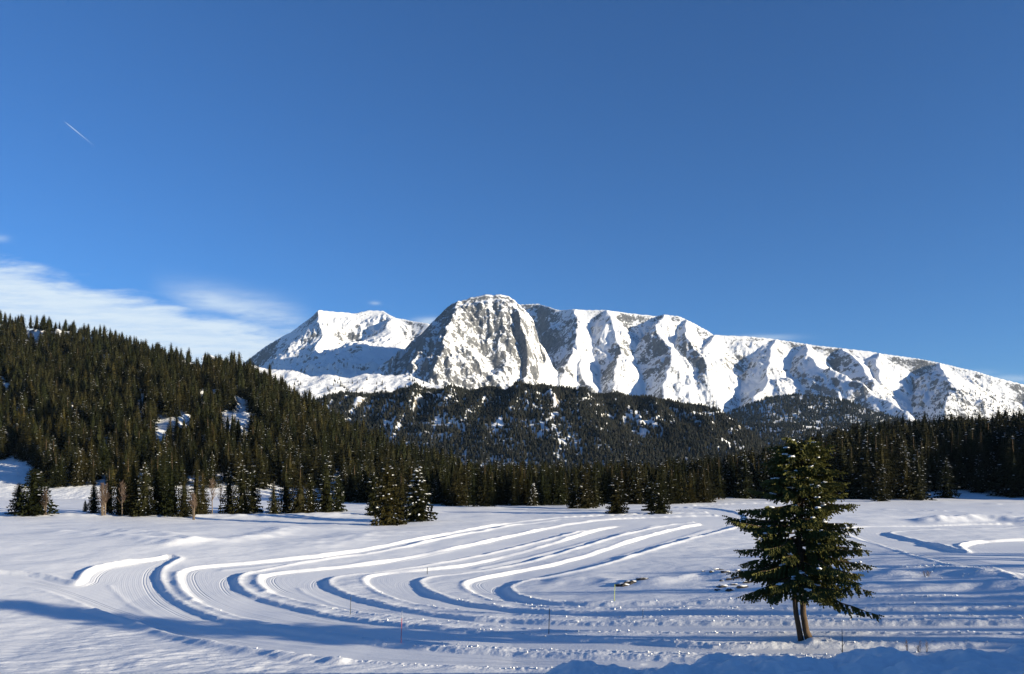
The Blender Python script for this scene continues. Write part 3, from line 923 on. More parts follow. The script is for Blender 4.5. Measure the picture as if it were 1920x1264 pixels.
def scatter():
    rng = random.Random(11)
    L = lambda *a, **k: add(*a, **k)
    # --- far left clearing
    L(12, 916, 880, 'bushy', 1.1, 'small dark spruce alone on the sunlit snow slope at left edge')
    L(66, 968, 879, 'bushy', 1.35, 'broad spruce with snow on its left side standing left of the blue-shaded gap', var=0)
    L(37, 966, 905, 'bushy', 1.1, 'shorter spruce leaning on the broad spruce at the far left')
    L(85, 969, 908, 'birch1', 1, 'bare pale-stemmed sapling clump right beside the broad left spruce')
    L(160, 959, 938, 'bushy', .8, 'tiny dark spruce in the blue shade at the clump\'s left end')
    gL = 'spruces in the clump at the left meadow edge'
    CLUMP = ((176, 962, 905, 'bushy', .7), (205, 966, 872, 'mid', 1.0), (225, 968, 842, 'mid', 1.0), (252, 969, 836, 'mid', .95), (272, 970, 862, 'mid', 1.1), (296, 968, 845, 'mid', 1.0),
              (322, 970, 838, 'mid', 1.0), (345, 971, 880, 'mid', 1.1), (368, 966, 858, 'mid', .95), (240, 964, 850, 'mid', 1.), (308, 963, 836, 'mid', 1.), (380, 964, 880, 'mid', 1.))
    for p in CLUMP:
        L(p[0], p[1], p[2], p[3], p[4], ORD[sorted(q[0] for q in CLUMP).index(p[0])] + ' spruce from the left in the big clump at the left meadow edge', gL)
    L(192, 969, 895, 'birch3', 1, 'thin multi-stemmed bare birch at left end of the clump')
    L(229, 970, 890, 'birch0', 1, 'single pale birch trunk showing against the dark clump')
    L(362, 975, 915, 'birch1', 1, 'bare birch standing in front of the clump\'s right half')
    L(398, 963, 885, 'birch0', 1, 'bare trunked tree with open stem at the gap right of the clump')
    L(413, 962, 900, 'birch0', 1, 'slimmer bare stem beside the open gap in the clump')
    L(430, 962, 872, 'mid', 1.1, 'slender spruce just right of the open gap in the clump')
    L(455, 963, 858, 'mid', 1.25, 'tall spruce at the right end of the big left clump')
    L(474, 961, 882, 'bushy', .75, 'snow-flecked broad spruce bordering the narrow white gap')
    L(514, 966, 902, 'mid', 1.1, 'small yellowish spruce on the right side of the narrow white gap')
    L(537, 963, 862, 'mid', 1.2, 'tall spruce left in the four-tree clump near the meadow\'s middle left')
    L(563, 965, 872, 'mid', 1.3, 'spruce in the middle of the four-tree clump')
    L(583, 964, 888, 'bushy', .7, 'low broad spruce in front of the four-tree clump')
    L(612, 959, 850, 'mid', 1.45, 'tallest spruce of the four-tree clump, brownish at the top')
    L(634, 958, 890, 'bushy', .75, 'spruce with sloping right edge ending the four-tree clump')
    # --- the clump standing out on the snow
    L(700, 967, 885, 'bushy', .8, 'leftmost dark spruce of the clump standing out on the meadow')
    L(727, 984, 872, 'bushy', .95, 'front dark spruce of the clump standing out on the meadow')
    L(752, 976, 880, 'mid', 1.4, 'middle spruce of the clump standing out on the meadow')
    L(785, 978, 868, 'bushy', .93, 'spruce loaded with white snow clumps, rightmost on the meadow\'s middle', var=2)
    # --- centre tree line
    gC = 'spruces along the centre tree line'
    LINE = ((836, 947, 878), (852, 948, 866), (872, 947, 858), (890, 950, 872), (908, 950, 866), (926, 950, 880), (944, 947, 862), (962, 948, 870), (980, 947, 875), (1015, 948, 864), (1034, 947, 872), (1050, 947, 868), (1118, 950, 858))
    for k, p in enumerate(LINE):
        L(p[0] + rng.uniform(-4, 4), p[1], p[2], 'mid', rng.uniform(.9, 1.25), ORD[k] + ' dark spruce from the left in the front row of the centre tree line', gC)
    L(1000, 949, 905, 'bushy', .75, 'low snow-dotted spruce in front of the centre tree line', var=2)
    L(1072, 953, 905, 'bushy', .9, 'small dark spruce left beside the pointed snow-specked pair', var=1)
    L(1097, 953, 884, 'bushy', 1.0, 'pointed spruce with sunlit green right side, centre tree line', var=0)
    L(1156, 963, 894, 'bushy', 1.25, 'rounded spruce standing forward at right end of centre tree line', var=1)
    L(1172, 945, 850, 'mid', 1.2, 'tallest snow-specked spruce behind the rounded one at centre right')
    L(1221, 958, 902, 'bushy', 1.05, 'darker left half of the lone twin spruces on the meadow', var=1)
    L(1238, 963, 900, 'bushy', 1.05, 'snow-tipped right half of the lone twin spruces on the meadow', var=0)
    # --- right wood, front row
    gR = 'spruces in the front row of the right wood'
    for k, p in enumerate(((1655, 940, 868, 'mid', 1.2), (1698, 936, 850, 'mid', 1.1), (1720, 938, 838, 'mid', 1.3), (1775, 934, 855, 'mid', 1.4), (1835, 930, 850, 'mid', 1.3), (1860, 928, 845, 'mid', 1.2))):
        L(p[0], p[1], p[2], p[3], p[4], ORD[k] + ' snow-streaked spruce from the left in the front row of the right wood', gR, var=5)
    x = 1262
    while x < 2060:
        yb = np.interp(x, [1250, 1420, 1640, 1750, 1920, 2060], [939, 935, 937, 932, 926, 922]) - rng.uniform(0, 4)
        yt = np.interp(x, [1250, 1350, 1450, 1550, 1650, 1750, 1920, 2060], [872, 850, 842, 822, 806, 790, 778, 770]) + rng.uniform(-8, 26)
        L(x, yb, yt, 'mid', rng.uniform(.85, 1.15), 'tall dark spruce in the shaded front row of the right wood', 'shaded spruces of the right wood')
        x += rng.uniform(9, 17)
    # sparse unseen trees, added beyond the right edge to shade the near trails
    for x, y, h in ((44, 24, 7.5), (49, 29, 9), (55, 22, 8), (61, 31, 10), (52, 36, 8.5), (66, 25, 9.5), (72, 37, 11), (80, 30, 10), (60, 42, 9), (46, 33, 6.5), (86, 44, 12), (70, 49, 10), (58, 26.5, 8), (64, 35, 9), (76, 27, 11), (84, 36, 12), (95, 26, 13), (92, 33, 12), (54, 32, 7), (68, 29, 9), (78, 41, 11), (100, 40, 14), (50, 26, 6.5), (90, 22, 12)):
        TREES.append(dict(x=x, y=y, z=float(base(x, y)), h=h, w=rng.uniform(.9, 1.2), kind='mid', label=None, group=None, var=None, keep=False))
    # random woods --------------------------------------------------------------
    def wood(n, pxr, Yr, zf, hr, kind, ok, label, group, sp):
        cell = {}
        for _ in range(n):
            px = rng.uniform(*pxr); y = math.sqrt(rng.uniform(Yr[0] ** 2, Yr[1] ** 2)); x = (px - CX) / F * y
            c = (int(x // sp), int(y // sp))
            if c in cell or not ok(px, x, y): continue
            cell[c] = 1
            z = float(zf(np.array([x]), np.array([y]))[0])
            TREES.append(dict(x=x, y=y, z=z, h=rng.uniform(*hr) * (float(np.interp(px, [1240, 1420, 1600, 1900], [.58, .72, .9, 1.05])) if hr[0] > 14 else 1) * (1 if rng.random() < .6 else rng.uniform(.5, .95)), w=rng.uniform(1.0, 1.65), kind=kind, label=label, group=group, var=None, keep=False))

    CLEAR = [(332, 793, 30, 12), (442, 782, 34, 14), (66, 632, 18, 12), (368, 676, 14, 8), (474, 800, 18, 8), (300, 800, 14, 9)]

    def ok_left(px, x, y):
        (r0,) = LFOOT(np.array([px])); yc, D = LH(np.array([px]))
        if y < r0[0] + 4 or y > D[0] + 25 or D[0] - r0[0] < 40 and px > 820: return False
        z = float(left_hill_z(np.array([x]), np.array([y]))[0])
        qx, qy = project(x, y, z)
        for a, b, sx, sy in CLEAR:
            for dy in (0, -11, -22):
                if ((qx - a) / sx) ** 2 + ((qy + dy - b) / sy) ** 2 < 1: return False
        if px < 60 and qy > 868: return False
        return qy < 915
    wood(9000, (-120, 860), (236, 690), left_hill_z, (8.5, 16), 'mid', ok_left, 'snow-flecked spruce on the wooded hillside at left', 'spruces on the left hillside', 4.6)

    def ok_c(px, x, y): return y > np.interp(px, [640, 820, 1250, 1420], [215, 190, 205, 225])
    wood(1500, (640, 1330), (195, 290), base, (8.5, 12), 'mid', ok_c, 'dark spruce deep in the centre tree line', 'spruces along the centre tree line', 4.2)

    def zr(x, y): return rise_z(x, y)

    def ok_r(px, x, y): return y > np.interp(px, [1250, 1420, 1640, 1750, 1920, 2060], [242, 260, 255, 265, 282, 300])
    wood(3600, (1240, 2080), (240, 430), zr, (15.0, 21.5), 'mid', lambda a, b, c: ok_r(a, b, c) and c < np.interp(a, [1240, 1500, 2000], [310, 370, 440]), 'tall dark spruce inside the right wood', 'shaded spruces of the right wood', 4.6)
    wood(1400, (1880, 3300), (180, 330), zr, (17, 22), 'mid', lambda a, b, c: rise_z(b, c) > base(b, c) + 0.5, 'tall dark spruce inside the right wood', 'shaded spruces of the right wood', 5.2)  # trees on the added knoll, mostly out of view, deepen its shade


scatter()


def right_rise():
    X, Yg = np.meshgrid(np.linspace(20, 400, 130), np.linspace(160, 520, 120))
    Z = rise_z(X, Yg) - 0.25
    k = rise_z(X, Yg) - base(X, Yg)
    Z = np.where((k < 0.12) & (Yg < 300), Z - 2.5, Z) - 30 * sst(450, 515, Yg)
    o = link(bpy.data.objects.new('rise', grid_mesh('rise', X, Yg, Z, M_HILL)))
    tag(o, 'gentle rise under the right wood, and an added knoll shading it', kind='structure')


right_rise()


def pick_visible(limit=285):
    """the trees that show largest in the photograph: paint them front to back into a coarse grid"""
    S = 3; W, Hh = 1920 // S, 1264 // S
    occ = np.zeros((Hh, W), bool); vis = []
    order = sorted(range(len(TREES)), key=lambda i: TREES[i]['y'])
    for i in order:
        t = TREES[i]
        qx, qy = project(t['x'], t['y'], t['z']); _, ty = project(t['x'], t['y'], t['z'] + t['h'])
        hw = 0.17 * t['h'] * F / t['y'] * t['w']
        n = 0
        for yy in range(max(0, int(ty // S)), min(Hh, int(qy // S) + 1)):
            f = (yy * S - ty) / max(1, qy - ty); w_ = hw * f
            a, b = int((qx - w_) // S), int((qx + w_) // S) + 1
            a, b = max(a, 0), min(b, W)
            if a < b:
                n += int((~occ[yy, a:b]).sum()); occ[yy, a:b] = True
        vis.append((n, i))
    keep = {i for n, i in vis if TREES[i]['keep'] and n > 0}
    rest = sorted([(n, i) for n, i in vis if i not in keep and n > 0 and not TREES[i]['keep']], reverse=True)
    for n, i in rest[:max(0, limit - len(keep))]: keep.add(i)
    seen = {i for n, i in vis if n > 0}
    return keep, seen


KEEP, SEEN = pick_visible()


def plant_trees():
    rng = random.Random(5)
    rest = []
    for i, t in enumerate(TREES):
        if i not in KEEP:
            if not t['keep']: rest.append(t)
            continue
        s = t['h'] / 10.0; k = t['kind']
        if not t['keep']:
            qx, qy = project(t['x'], t['y'], t['z'])
            if t['group'] == 'spruces on the left hillside':
                where = ('far left' if qx < 160 else 'left middle' if qx < 330 else 'middle' if qx < 500 else 'right' if qx < 660 else 'far right tail')
                t['label'] = 'snow-flecked spruce on the %s of the wooded hillside, %s' % (where, 'lowest rows' if qy > 880 else 'part-way up' if qy > 780 else 'high up')
            elif 'centre' in t['group']:
                t['label'] = 'dark spruce behind the front row of the centre tree line, %s part' % ('left' if qx < 860 else 'middle' if qx < 1060 else 'right')
            else:
                t['label'] = 'tall dark spruce deep inside the right wood, %s part' % ('left' if qx < 1480 else 'middle' if qx < 1720 else 'right')
        elif t['group'] == 'shaded spruces of the right wood':
            qx = project(t['x'], t['y'], t['z'])[0]
            t['label'] = 'dark spruce in the front row of the right wood, %s' % ('left of the big spruce' if qx < 1400 else 'behind the big spruce' if qx < 1600 else 'right of the big spruce' if qx < 1780 else 'near the picture edge')
        if k.startswith('birch'):
            v = {'0': 0, '1': 1, '3': 2}[k[-1]]
            s = t['h'] / 7.0
            o = empty('bare_tree', (t['x'], t['y'], t['z']), rng.uniform(0, 6.28), s)
            link(bpy.data.objects.new('trunk', BIRCH[v][0]), o); link(bpy.data.objects.new('twigs', BIRCH[v][1]), o)
            tag(o, t['label'], 'tree', t['group']); continue
        fam = CR_BUSHY if k == 'bushy' else CR_MID
        v = t['var'] if t['var'] is not None else rng.randrange(2 if k == 'bushy' else 6)
        o = empty('spruce_tree', (t['x'], t['y'], t['z']), rng.uniform(0, 6.28), (s * t['w'], s * t['w'], s))
        link(bpy.data.objects.new('crown', fam[v]), o)
        link(bpy.data.objects.new('trunk', TR_MID[i % 3]), o)
        tag(o, t['label'], 'tree', t['group'])
    return rest


REST = plant_trees()


def instanced(name, pts, protos, label, vars_=None):
    """one mass of far trees: points carrying size, turn and variant, instanced by geometry nodes"""
    rng = np.random.default_rng(3)
    P = np.array(pts, dtype=np.float64)         # x,y,z,scale_xy,scale_z
    me = bpy.data.meshes.new(name); me.vertices.add(len(P)); me.vertices.foreach_set('co', P[:, :3].astype(np.float32).ravel())
    a = me.attributes.new('sxy', 'FLOAT', 'POINT'); a.data.foreach_set('value', P[:, 3].astype(np.float32))
    a = me.attributes.new('sz', 'FLOAT', 'POINT'); a.data.foreach_set('value', P[:, 4].astype(np.float32))
    a = me.attributes.new('turn', 'FLOAT', 'POINT'); a.data.foreach_set('value', rng.uniform(0, 6.28, len(P)).astype(np.float32))
    a = me.attributes.new('var', 'INT', 'POINT'); a.data.foreach_set('value', rng.integers(0, len(protos), len(P)).astype(np.int32))
    me.update()
    o = link(bpy.data.objects.new(name, me)); tag(o, label, kind='stuff')
    ng = bpy.data.node_groups.new(name + '_nodes', 'GeometryNodeTree')
    ng.interface.new_socket('Geometry', in_out='INPUT', socket_type='NodeSocketGeometry')
    ng.interface.new_socket('Geometry', in_out='OUTPUT', socket_type='NodeSocketGeometry')
    n = ng.nodes; l = ng.links
    gi = n.new('NodeGroupInput'); go = n.new('NodeGroupOutput'); jn = n.new('GeometryNodeJoinGeometry')

    def named(nm, ty='FLOAT'):
        q = n.new('GeometryNodeInputNamedAttribute'); q.data_type = ty; q.inputs[0].default_value = nm
        return q.outputs[0]
    sx, sz, tu, va = named('sxy'), named('sz'), named('turn'), named('var', 'INT')
    cs = n.new('ShaderNodeCombineXYZ'); l.new(sx, cs.inputs[0]); l.new(sx, cs.inputs[1]); l.new(sz, cs.inputs[2])
    cr = n.new('ShaderNodeCombineXYZ'); l.new(tu, cr.inputs[2])
    for k, me_p in enumerate(protos):
        po = bpy.data.objects.new(name + '_tree', me_p)
        oi = n.new('GeometryNodeObjectInfo'); oi.inputs['Object'].default_value = po; oi.inputs['As Instance'].default_value = True
        cmp_ = n.new('FunctionNodeCompare'); cmp_.data_type = 'INT'; cmp_.operation = 'EQUAL'
        ins = [s for s in cmp_.inputs if s.enabled]
        l.new(va, ins[0]); ins[1].default_value = k
        ip = n.new('GeometryNodeInstanceOnPoints')
        l.new(gi.outputs[0], ip.inputs['Points']); l.new(cmp_.outputs[0], ip.inputs['Selection'])
        l.new(oi.outputs['Geometry'], ip.inputs['Instance']); l.new(cr.outputs[0], ip.inputs['Rotation']); l.new(cs.outputs[0], ip.inputs['Scale'])
        l.new(ip.outputs[0], jn.inputs[0])
    l.new(jn.outputs[0], go.inputs[0])
    md = o.modifiers.new('trees', 'NODES'); md.node_group = ng
    return o


instanced('forest', [(t['x'], t['y'], t['z'], t['h'] / 10 * t['w'], t['h'] / 10) for t in REST], CR_LOW,
          'dense spruce forest filling the hillside and the woods behind the front trees')


def far_forest():
    rng = np.random.default_rng(9)
    out = []

    def fill(n, px, Yr, zf, h, dens, w=1.0):
        p = rng.uniform(px[0], px[1], n); y = rng.uniform(Yr[0], Yr[1], n); x = (p - CX) / F * y
        z = zf(x, y)
        z1 = zf(x + 4, y); z2 = zf(x, y + 4)
        slope = np.hypot((z1 - z) / 4, (z2 - z) / 4)
        ok = dens(p, x, y, z, slope, rng.uniform(0, 1, n)) & (z > 0)
        hh = rng.uniform(h[0], h[1], n)
        for i in np.nonzero(ok)[0]:
            out.append((x[i], y[i], z[i] - .3, hh[i] / 10 * w, hh[i] / 10))

    def d_mid(p, x, y, z, s, r):
        q = 1.34 - 0.75 * s + 1.0 * fbm(x / 60, y / 90, 3, 301)
        return r < np.clip(q, 0.02, 1)
    fill(36000, (560, 1450), (1000, 1520), mid_ridge_z, (6.5, 10), d_mid, 1.2)

    def d_sh(p, x, y, z, s, r):
        yy = HY - F * (z - CAMZ) / y
        return r < np.clip(sst(700, 745, yy) * (0.35 + 1.2 * fbm(x / 70, y / 110, 3, 305)), 0, 1)
    fill(2200, (470, 860), (1950, 2480), shoulder_z, (8, 13), d_sh)

    def d_sp(p, x, y, z, s, r): return r < np.clip(1.1 + 1.0 * fbm(x / 120, y / 160, 3, 309) - .35 * s, 0.1, 1)
    fill(14000, (1300, 1960), (2480, 3020), forest_spur_z, (11, 16), d_sp, 1.3)
    fill(7000, (1290, 1960), (1600, 2020), valley_hill_z, (10, 14), d_sp, 1.3)

    # thin trees on the lower mountain slopes at right
    def d_mt(p, x, y, z, s, r):
        yy = HY - F * (z - CAMZ) / y
        lim = np.interp(p, [1350, 1500, 1700, 1780, 1850, 1960], [752, 745, 770, 720, 730, 745])
        return r < np.clip((yy - lim) / 45, 0, 1) * (0.6 + 1.0 * fbm(x / 90, y / 90, 2, 313))
    fill(6000, (1350, 1960), (3500, 4450), lambda x, y: range_z(x, y)[0], (9, 15), d_mt, 1.2)
    return out


instanced('distant_forest', far_forest(), CR_FAR, 'distant conifer forest on the ridges under the mountains')


# ------------------------------------------------------------------ the lone spruce in the foreground
def hero_tree():
    rng = random.Random(77)
    x0, y0 = G(1508, 1203); z0 = gz(x0, y0) - 0.05
    mpp = y0 / F
    root = empty('spruce_tree', (x0, y0, z0))
    tag(root, 'large lone spruce with twin bare trunks standing in the foreground snow', 'tree')
    H = (1203 - 830) * mpp
    def ax(dx, py): return dx * mpp, (1203 - py) * mpp
    def trunk(pts, rad, depth):
        mb = MB(); P = []; R = []
        for k, (dx, py, r) in enumerate(pts):
            q, z = ax(dx, py); P.append((q, depth + 0.02 * math.sin(k * 2.1), z)); R.append(r)
        mb.tube(P, R, 12); return mb
    trunk([(15, 1222, .25), (11, 1203, .20), (3, 1183, .15), (-2, 1150, .135), (-3, 1110, .125), (-5, 1060, .115), (-12, 980, .11), (-16, 900, .06), (-20, 838, .015)], 1, 0.0).obj('trunk', M_BARK, root, True)
    trunk([(-2, 1222, .17), (-4, 1203, .14), (-8, 1183, .125), (-14, 1150, .115), (-17, 1110, .11), (-18, 1060, .10), (-6, 980, .08), (4, 900, .05), (8, 832, .012)], 1, 0.12).obj('trunk', M_BARK, root, True)
    # silhouette: row, reach left, reach right (pixels from the axis)
    prof_l = prof([(830, 22), (845, 42), (870, 64), (900, 66), (930, 62), (945, 92), (965, 105), (1000, 122), (1030, 118), (1060, 110), (1090, 108), (1120, 118), (1150, 112)])
    prof_r = prof([(830, 26), (845, 46), (870, 60), (900, 66), (930, 78), (950, 96), (965, 100), (1000, 115), (1030, 125), (1060, 125), (1090, 132), (1120, 140), (1150, 138)])
    wood = MB(); V = []; Fc = []
    snow_spots = []

    def spray(p, d, L, rng, w=0.075):
        """a needle twig: two crossed ragged blades"""
        d = d.normalized(); s1 = d.cross(Vector((0, 0, 1)))
        if s1.length < .1: s1 = Vector((1, 0, 0))
        s1.normalize(); s2 = d.cross(s1)
        n = 3
        for sd_ in (s1 * 0.8 + s2 * 0.35, s2 * 0.7 - s1 * 0.4):
            for k in range(n):
                a = p + d * L * k / n; b = p + d * L * (k + 1.15) / n
                ww = w * (1 - .55 * k / n) * rng.uniform(.7, 1.25)
                for sg in (-1, 1):
                    i = len(V); V.extend([tuple(a), tuple(b), tuple(a + d * L * .24 + sd_ * sg * ww)]); Fc.append((i, i + 1, i + 2))

    nb = 205
    for i in range(nb):
        t = (i + rng.random()) / nb
        py = 1098 - (1098 - 834) * t ** 0.95
        if 0.05 < t < 0.62 and rng.random() < .30: continue
        a = i * 2.39996 + rng.uniform(-.4, .4)
        ca, sa = math.cos(a), math.sin(a)
        e = (1 + ca) / 2
        row = min(1150, py + 26 * (1 - t))
        reach = (prof_l(row)[0] * (1 - e) + prof_r(row)[0] * e) * mpp
        L = float(reach) * (rng.uniform(.74, 1.10) if rng.random() < .8 else rng.uniform(.45, .65))
        axx = np.interp(py, [836, 900, 980, 1060, 1130], [-5, -6, -9, -14, -15]) * mpp
        zc = (1203 - py) * mpp
        up = -0.22 + 0.60 * t + rng.uniform(-.16, .16)      # low boughs hang, high ones rise
        sp = []
        ns = 7; wv = rng.uniform(-.05, .25)
        for k in range(ns + 1):
            s = k / ns
            zz = zc + L * ((up + wv) * s - (0.20 + wv) * s * s + (0.42 * max(0, s - .6) if t < .7 else 0.1 * s)) + rng.uniform(-.03, .03)
            kink = 0.05 * L * math.sin(s * 5 + i)
            sp.append(Vector((axx + ca * L * s - sa * kink, 0.06 + (sa * L * s + ca * kink) * .95, zz)))
        wood.tube(sp, [.035 * (1 - .85 * k / ns) * (L / 2.5 + .25) for k in range(ns + 1)], 4, cap=False)
        step = 0.15
        m = int(L / step)
        for k in range(m):
            s = 0.16 + 0.84 * (k + rng.random()) / max(1, m)
            f = s * ns; j = min(ns - 1, int(f)); p = sp[j].lerp(sp[j + 1], f - j); d = (sp[j + 1] - sp[j]).normalized()
            side = d.cross(Vector((0, 0, 1))); side.normalize()
            tl = (0.16 + 0.34 * L * (1 - s) * .75 + .10) * rng.uniform(.7, 1.15)
            tl = min(tl, .85)
            for sg in (-1, 1):
                hang = -0.85 + .75 * t + rng.uniform(-.35, .2)
                dd = d * rng.uniform(.5, .95) + side * sg * rng.uniform(.4, .9) + Vector((0, 0, hang))
                spray(p, dd, tl, rng, .085)
                if tl > .3:
                    q = p + dd.normalized() * tl * rng.uniform(.3, .6)
                    d3 = dd.normalized() + side * sg * rng.uniform(-.8, .8) + Vector((0, 0, rng.uniform(-.7, .05)))
                    spray(q, d3, tl * .6, rng, .075)
            for _ in range(2 if t < .5 else 1):
                spray(p, Vector((rng.uniform(-.35, .35), rng.uniform(-.35, .35), -1)) + d * .5, rng.uniform(.14, .42), rng, .065)
        spray(sp[-1], (sp[-1] - sp[-2]), .28, rng, .08)
        if L > .7 and rng.random() < .8:
            s = rng.uniform(.35, .92); f = s * ns; j = min(ns - 1, int(f)); snow_spots.append((sp[j].lerp(sp[j + 1], f - j), (sp[j + 1] - sp[j]).normalized()))
    for tx in (-20, 8):
        for k in range(30):
            z = (1203 - 832 - k * 1.0) * mpp; a = k * 2.4
            spray(Vector((tx * mpp, 0.05, z)), Vector((math.cos(a) * .7, math.sin(a) * .7, .8)), .22 + k * .012, rng, .06)
    wood.obj('branches', M_BARK, root)
    link(bpy.data.objects.new('crown', mesh_np('crown', np.array(V), np.array(Fc), M_HERO)), root)
    rng.shuffle(snow_spots)
    snow_spots.sort(key=lambda q: q[0].y)
    for p, d in snow_spots[:75]:
        mb = MB(); n = rng.choice((2, 2, 3, 4))
        for k in range(n):
            r = rng.uniform(.035, .095)
            c = (d * (k - n / 2) * .085) + Vector((rng.uniform(-.04, .04), rng.uniform(-.04, .04), rng.uniform(-.03, .03)))
            mb.blob((c.x, c.y, c.z + .03), (r * rng.uniform(.8, 1.6), r * rng.uniform(.7, 1.3), r * rng.uniform(.35, .6)), rng, 0, .3, 1)
        o = mb.obj('snow_clump', M_SNOW, root, True); o.location = p
    return x0, y0, z0


HX, HYY, HZ = hero_tree()


# ------------------------------------------------------------------ small things on the snow
def pole(px, pb, pt, r, m, label, tip=None, cat='pole', group=None):
    x, y = G(px, pb); z = gz(x, y); h = (pb - pt) / F * y
    o = empty('marker_pole', (x, y, z), 0); o.rotation_euler = (0.0, 0.03, 0.4)
    mb = MB(); hs = h if tip is None else h * .78
    mb.tube([(0, 0, -.3), (0, 0, hs * .5), (0, 0, hs)], [r, r, r * .92], 8); mb.obj('shaft', m, o, True)
    t2 = MB(); t2.tube([(0, 0, hs), (0, 0, hs + (h - hs if tip else .03)), (0, 0, hs + (h - hs if tip else .03) + .02)], [r * 1.06, r * 1.0, r * .5], 8)
    t2.obj('tip', tip or m, o, True)
    tag(o, label, cat, group)


pole(752, 1207, 1147, .017, M_RED, 'tall red marker pole with white tip on the dark tree shadow', M_WHITE)
pole(657, 1151, 1119, .022, M_DARK, 'thin dark grey marker pole on the berm left of the red pole')
pole(1029, 1188, 1142, .022, M_DARK, 'thin dark grey marker pole on the rough berm right of centre')
pole(1152, 1128, 1098, .020, M_YEL, 'short yellow-green marker pole below the dark stream bank')
pole(801, 1074, 1062, .03, M_DARK, 'tiny dark stake between the curved trails, near their upper end')
pole(1205, 1160, 1143, .012, M_DARK, 'faint thin stake on the trail left of the big spruce')


def shrub(px, pb, pt, n, spread, label, cat='shrub'):
    rng = random.Random(int(px)); x, y = G(px, pb); z = gz(x, y); h = (pb - pt) / F * y
    o = empty('bare_shrub', (x, y, z)); tag(o, label, cat)
    for k in range(n):
        mb = MB(); a = rng.uniform(0, 6.28); q = spread * rng.uniform(.2, 1); hh = h * rng.uniform(.55, 1)
        e = Vector((math.cos(a) * q, math.sin(a) * q, hh))
        b = Vector((math.cos(a) * q * .25, math.sin(a) * q * .25, -.1))
        mid = b.lerp(e, .5) + Vector((rng.uniform(-.05, .05), 0, .03))
        mb.tube([b, mid, e], [.014, .010, .005], 5)
        for _ in range(3):
            t = rng.uniform(.4, .9); p = b.lerp(e, t)
            mb.tube([p, p + Vector((rng.uniform(-.15, .15), rng.uniform(-.1, .1), rng.uniform(.08, .2)))], [.007, .003], 4)
        mb.obj('stem', M_TWIG, o)


def sapling():
    x, y = (1580 - CX) / F * 26.5, 26.5
    z = gz(x, y) ; top = CAMZ - (1180 - HY) / F * y
    o = empty('dead_sapling', (x, y, z)); tag(o, 'thin dark dead sapling stem rising behind the shaded snow bank', 'sapling')
    h = top - z; mb = MB(); mb.tube([(0, 0, -.3), (.015, 0, h * .5), (-.01, 0, h * .75), (-.02, 0, h)], [.035, .03, .016, .006], 6); mb.obj('stem', M_TWIG, o)
    for q, a in ((.62, .5), (.72, 2.6), (.8, .2)):
        tw = MB(); tw.tube([(0, 0, h * q), (math.cos(a) * .1, .02, h * q + .16)], [.008, .003], 4); tw.obj('twig', M_TWIG, o)


sapling()
shrub(1703, 1226, 1200, 2, .12, 'two bare twigs poking up behind the snow bank, left of the others')
shrub(1722, 1226, 1206, 3, .14, 'low bare twigs behind the snow bank, between two others')
shrub(1737, 1226, 1199, 2, .1, 'bare upright twigs behind the snow bank, rightmost')
shrub(1737, 1085, 1073, 7, .3, 'small reddish bare shrub in the snow right of the big spruce')


def rock(px, py, sx, sy, sz, seed, label, group=None, dz=0.0):
    rng = random.Random(seed); x, y = G(px, py); z = gz(x, y)
    mb = MB()
    for k in range(3):
        mb.blob((rng.uniform(-.6, .6) * sx, rng.uniform(-.3, .3) * sy, rng.uniform(-.25, .1) * sz), (sx * rng.uniform(.5, .8), sy * rng.uniform(.5, .8), sz * rng.uniform(.6, 1.0)), rng, 0, .3, 1)
    o = empty('rock', (x, y, z + dz), rng.uniform(-.3, .3)); mb.obj('stone', M_ROCK, o)
    s = MB(); s.blob((rng.uniform(-.3, .3) * sx, sy * .35, sz * .62), (sx * .8, sy * .5, sz * .35), rng, 0, .3, 1); s.obj('snow_cap', M_SNOW, o, True)
    tag(o, label, 'rock', group)


rock(1165, 1099, .50, .5, .20, 1, 'dark bare earth at the left end of the undercut stream bank')
rock(1186, 1096, .62, .5, .15, 2, 'dark bare earth in the middle of the undercut stream bank')
rock(1206, 1093, .55, .5, .10, 3, 'dark bare earth at the thin right end of the undercut stream bank')
_r = random.Random(4)
for k, (a, b) in enumerate(sorted(((1318, 1075), (1335, 1080), (1345, 1076), (1352, 1090), (1357, 1100), (1362, 1081), (1371, 1088), (1376, 1096), (1383, 1078), (1388, 1086), (1394, 1101), (1345, 1106), (1402, 1092), (1410, 1080), (1368, 1107)))):
    rock(a, b, _r.uniform(.14, .42), _r.uniform(.2, .4), _r.uniform(.07, .17), 20 + k, ORD[k] + ' dark rock from the left, poking from snow left of the big spruce', 'rocks left of the big spruce')


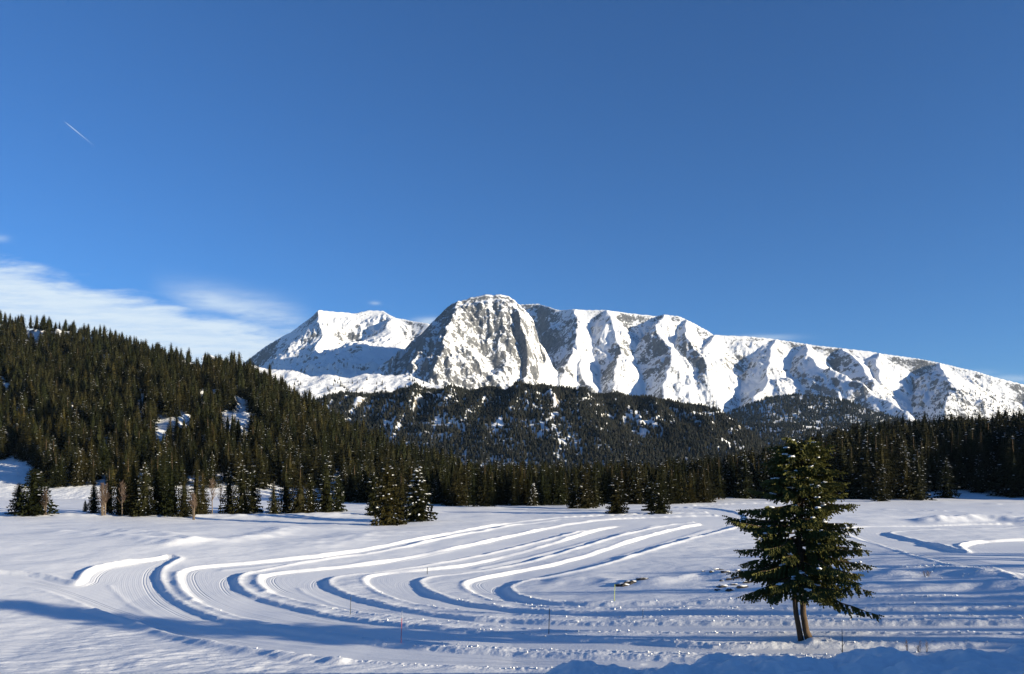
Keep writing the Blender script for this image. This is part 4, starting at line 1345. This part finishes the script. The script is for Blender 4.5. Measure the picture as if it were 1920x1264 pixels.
def clods():
    """broken snow thrown onto the banks between the trails"""
    rng = random.Random(8)
    n = 8500
    r = np.random.default_rng(12)
    u = r.uniform(-.70, .70, n); Y = 29 + (64 - 29) * r.uniform(0, 1, n) ** 1.3; X = u * Y
    sd = trail_sd(X, Y)
    keep = (np.abs(sd + .2) < .26) & (r.uniform(0, 1, n) < np.clip(0.12 + sst(-16, 4, X) * 0.9, 0, 1))
    P2 = np.array([G(a, b) for a, b in zip(r.uniform(1690, 1990, 420), r.normal(1072, 7, 420))])
    X = np.concatenate([X[keep], P2[:, 0]]); Y = np.concatenate([Y[keep], P2[:, 1]])
    sd = trail_sd(X, Y); Z = ground_z(X, Y, sd)
    mb = MB()
    for x, y, z, s in zip(X, Y, Z, sd):
        q = rng.random() ** 2.2
        k = (0.016 + 0.065 * q) * (0.55 if s > .1 else 1)
        mb.blob((x, y, z + k * .25), (k * rng.uniform(.8, 1.5), k * rng.uniform(.8, 1.3), k * rng.uniform(.6, 1.0)), rng, 0, .35)
    o = mb.obj('snow_clods', M_SNOW); tag(o, 'broken clods of snow scattered along the trail banks', kind='stuff')


clods()


def contrail():
    D = 30000.0
    a = Vector(((121 - CX) / F * D, D, CAMZ + (HY - 228) / F * D)); b = Vector(((163 - CX) / F * D, D * 1.02, CAMZ + (HY - 275) / F * D * 1.02))
    m, t, bs = material('ice_trail')
    tc = t.new('ShaderNodeTexCoord').outputs['Generated']; sp = t.new('ShaderNodeSeparateXYZ'); t.l.new(tc, sp.inputs[0])
    bs.inputs['Base Color'].default_value = (.74, .83, .95, 1)
    n = t.noise(t.mapping(tc, scale=(9, 9, 9)), 1.0, 2.0)
    t.l.new(t.math('MULTIPLY', t.ramp(sp.outputs[0], 1.0, 0.25, 0.01, 0.17), t.ramp(n, 0.2, 0.6, .7, 1.0)), bs.inputs['Alpha'])
    mb = MB(); pts = [a.lerp(b, k / 14) for k in range(15)]
    mb.tube(pts, [4 + 13 * min(1, k / 3) * (1 - .35 * max(0, k - 8) / 6) for k in range(15)], 8)
    o = mb.obj('contrail', m, None, True); tag(o, 'short white aircraft trail slanting across the upper left sky', 'contrail')


contrail()


def haze():
    mb = MB(); x, y0, y1, z0, z1 = 10500, -600, 10500, -36, 1300
    mb.v = [(-x, y0, z0), (x, y0, z0), (x, y1, z0), (-x, y1, z0), (-x, y0, z1), (x, y0, z1), (x, y1, z1), (-x, y1, z1)]
    mb.f = [(3, 2, 1, 0), (4, 5, 6, 7), (0, 1, 5, 4), (1, 2, 6, 5), (2, 3, 7, 6), (3, 0, 4, 7)]; mb.m = [0] * 6
    m = bpy.data.materials.new('mountain_air'); m.use_nodes = True; t = NT(m.node_tree); t.n.clear()
    out = t.new('ShaderNodeOutputMaterial'); v = t.new('ShaderNodeVolumePrincipled')
    v.inputs['Color'].default_value = (0.42, 0.66, 1.0, 1); v.inputs['Density'].default_value = HAZE
    t.l.new(v.outputs[0], out.inputs['Volume'])
    tag(mb.obj('haze', m), 'thin blue mountain air over the whole valley', kind='stuff')


HAZE = 1.75e-5
haze()
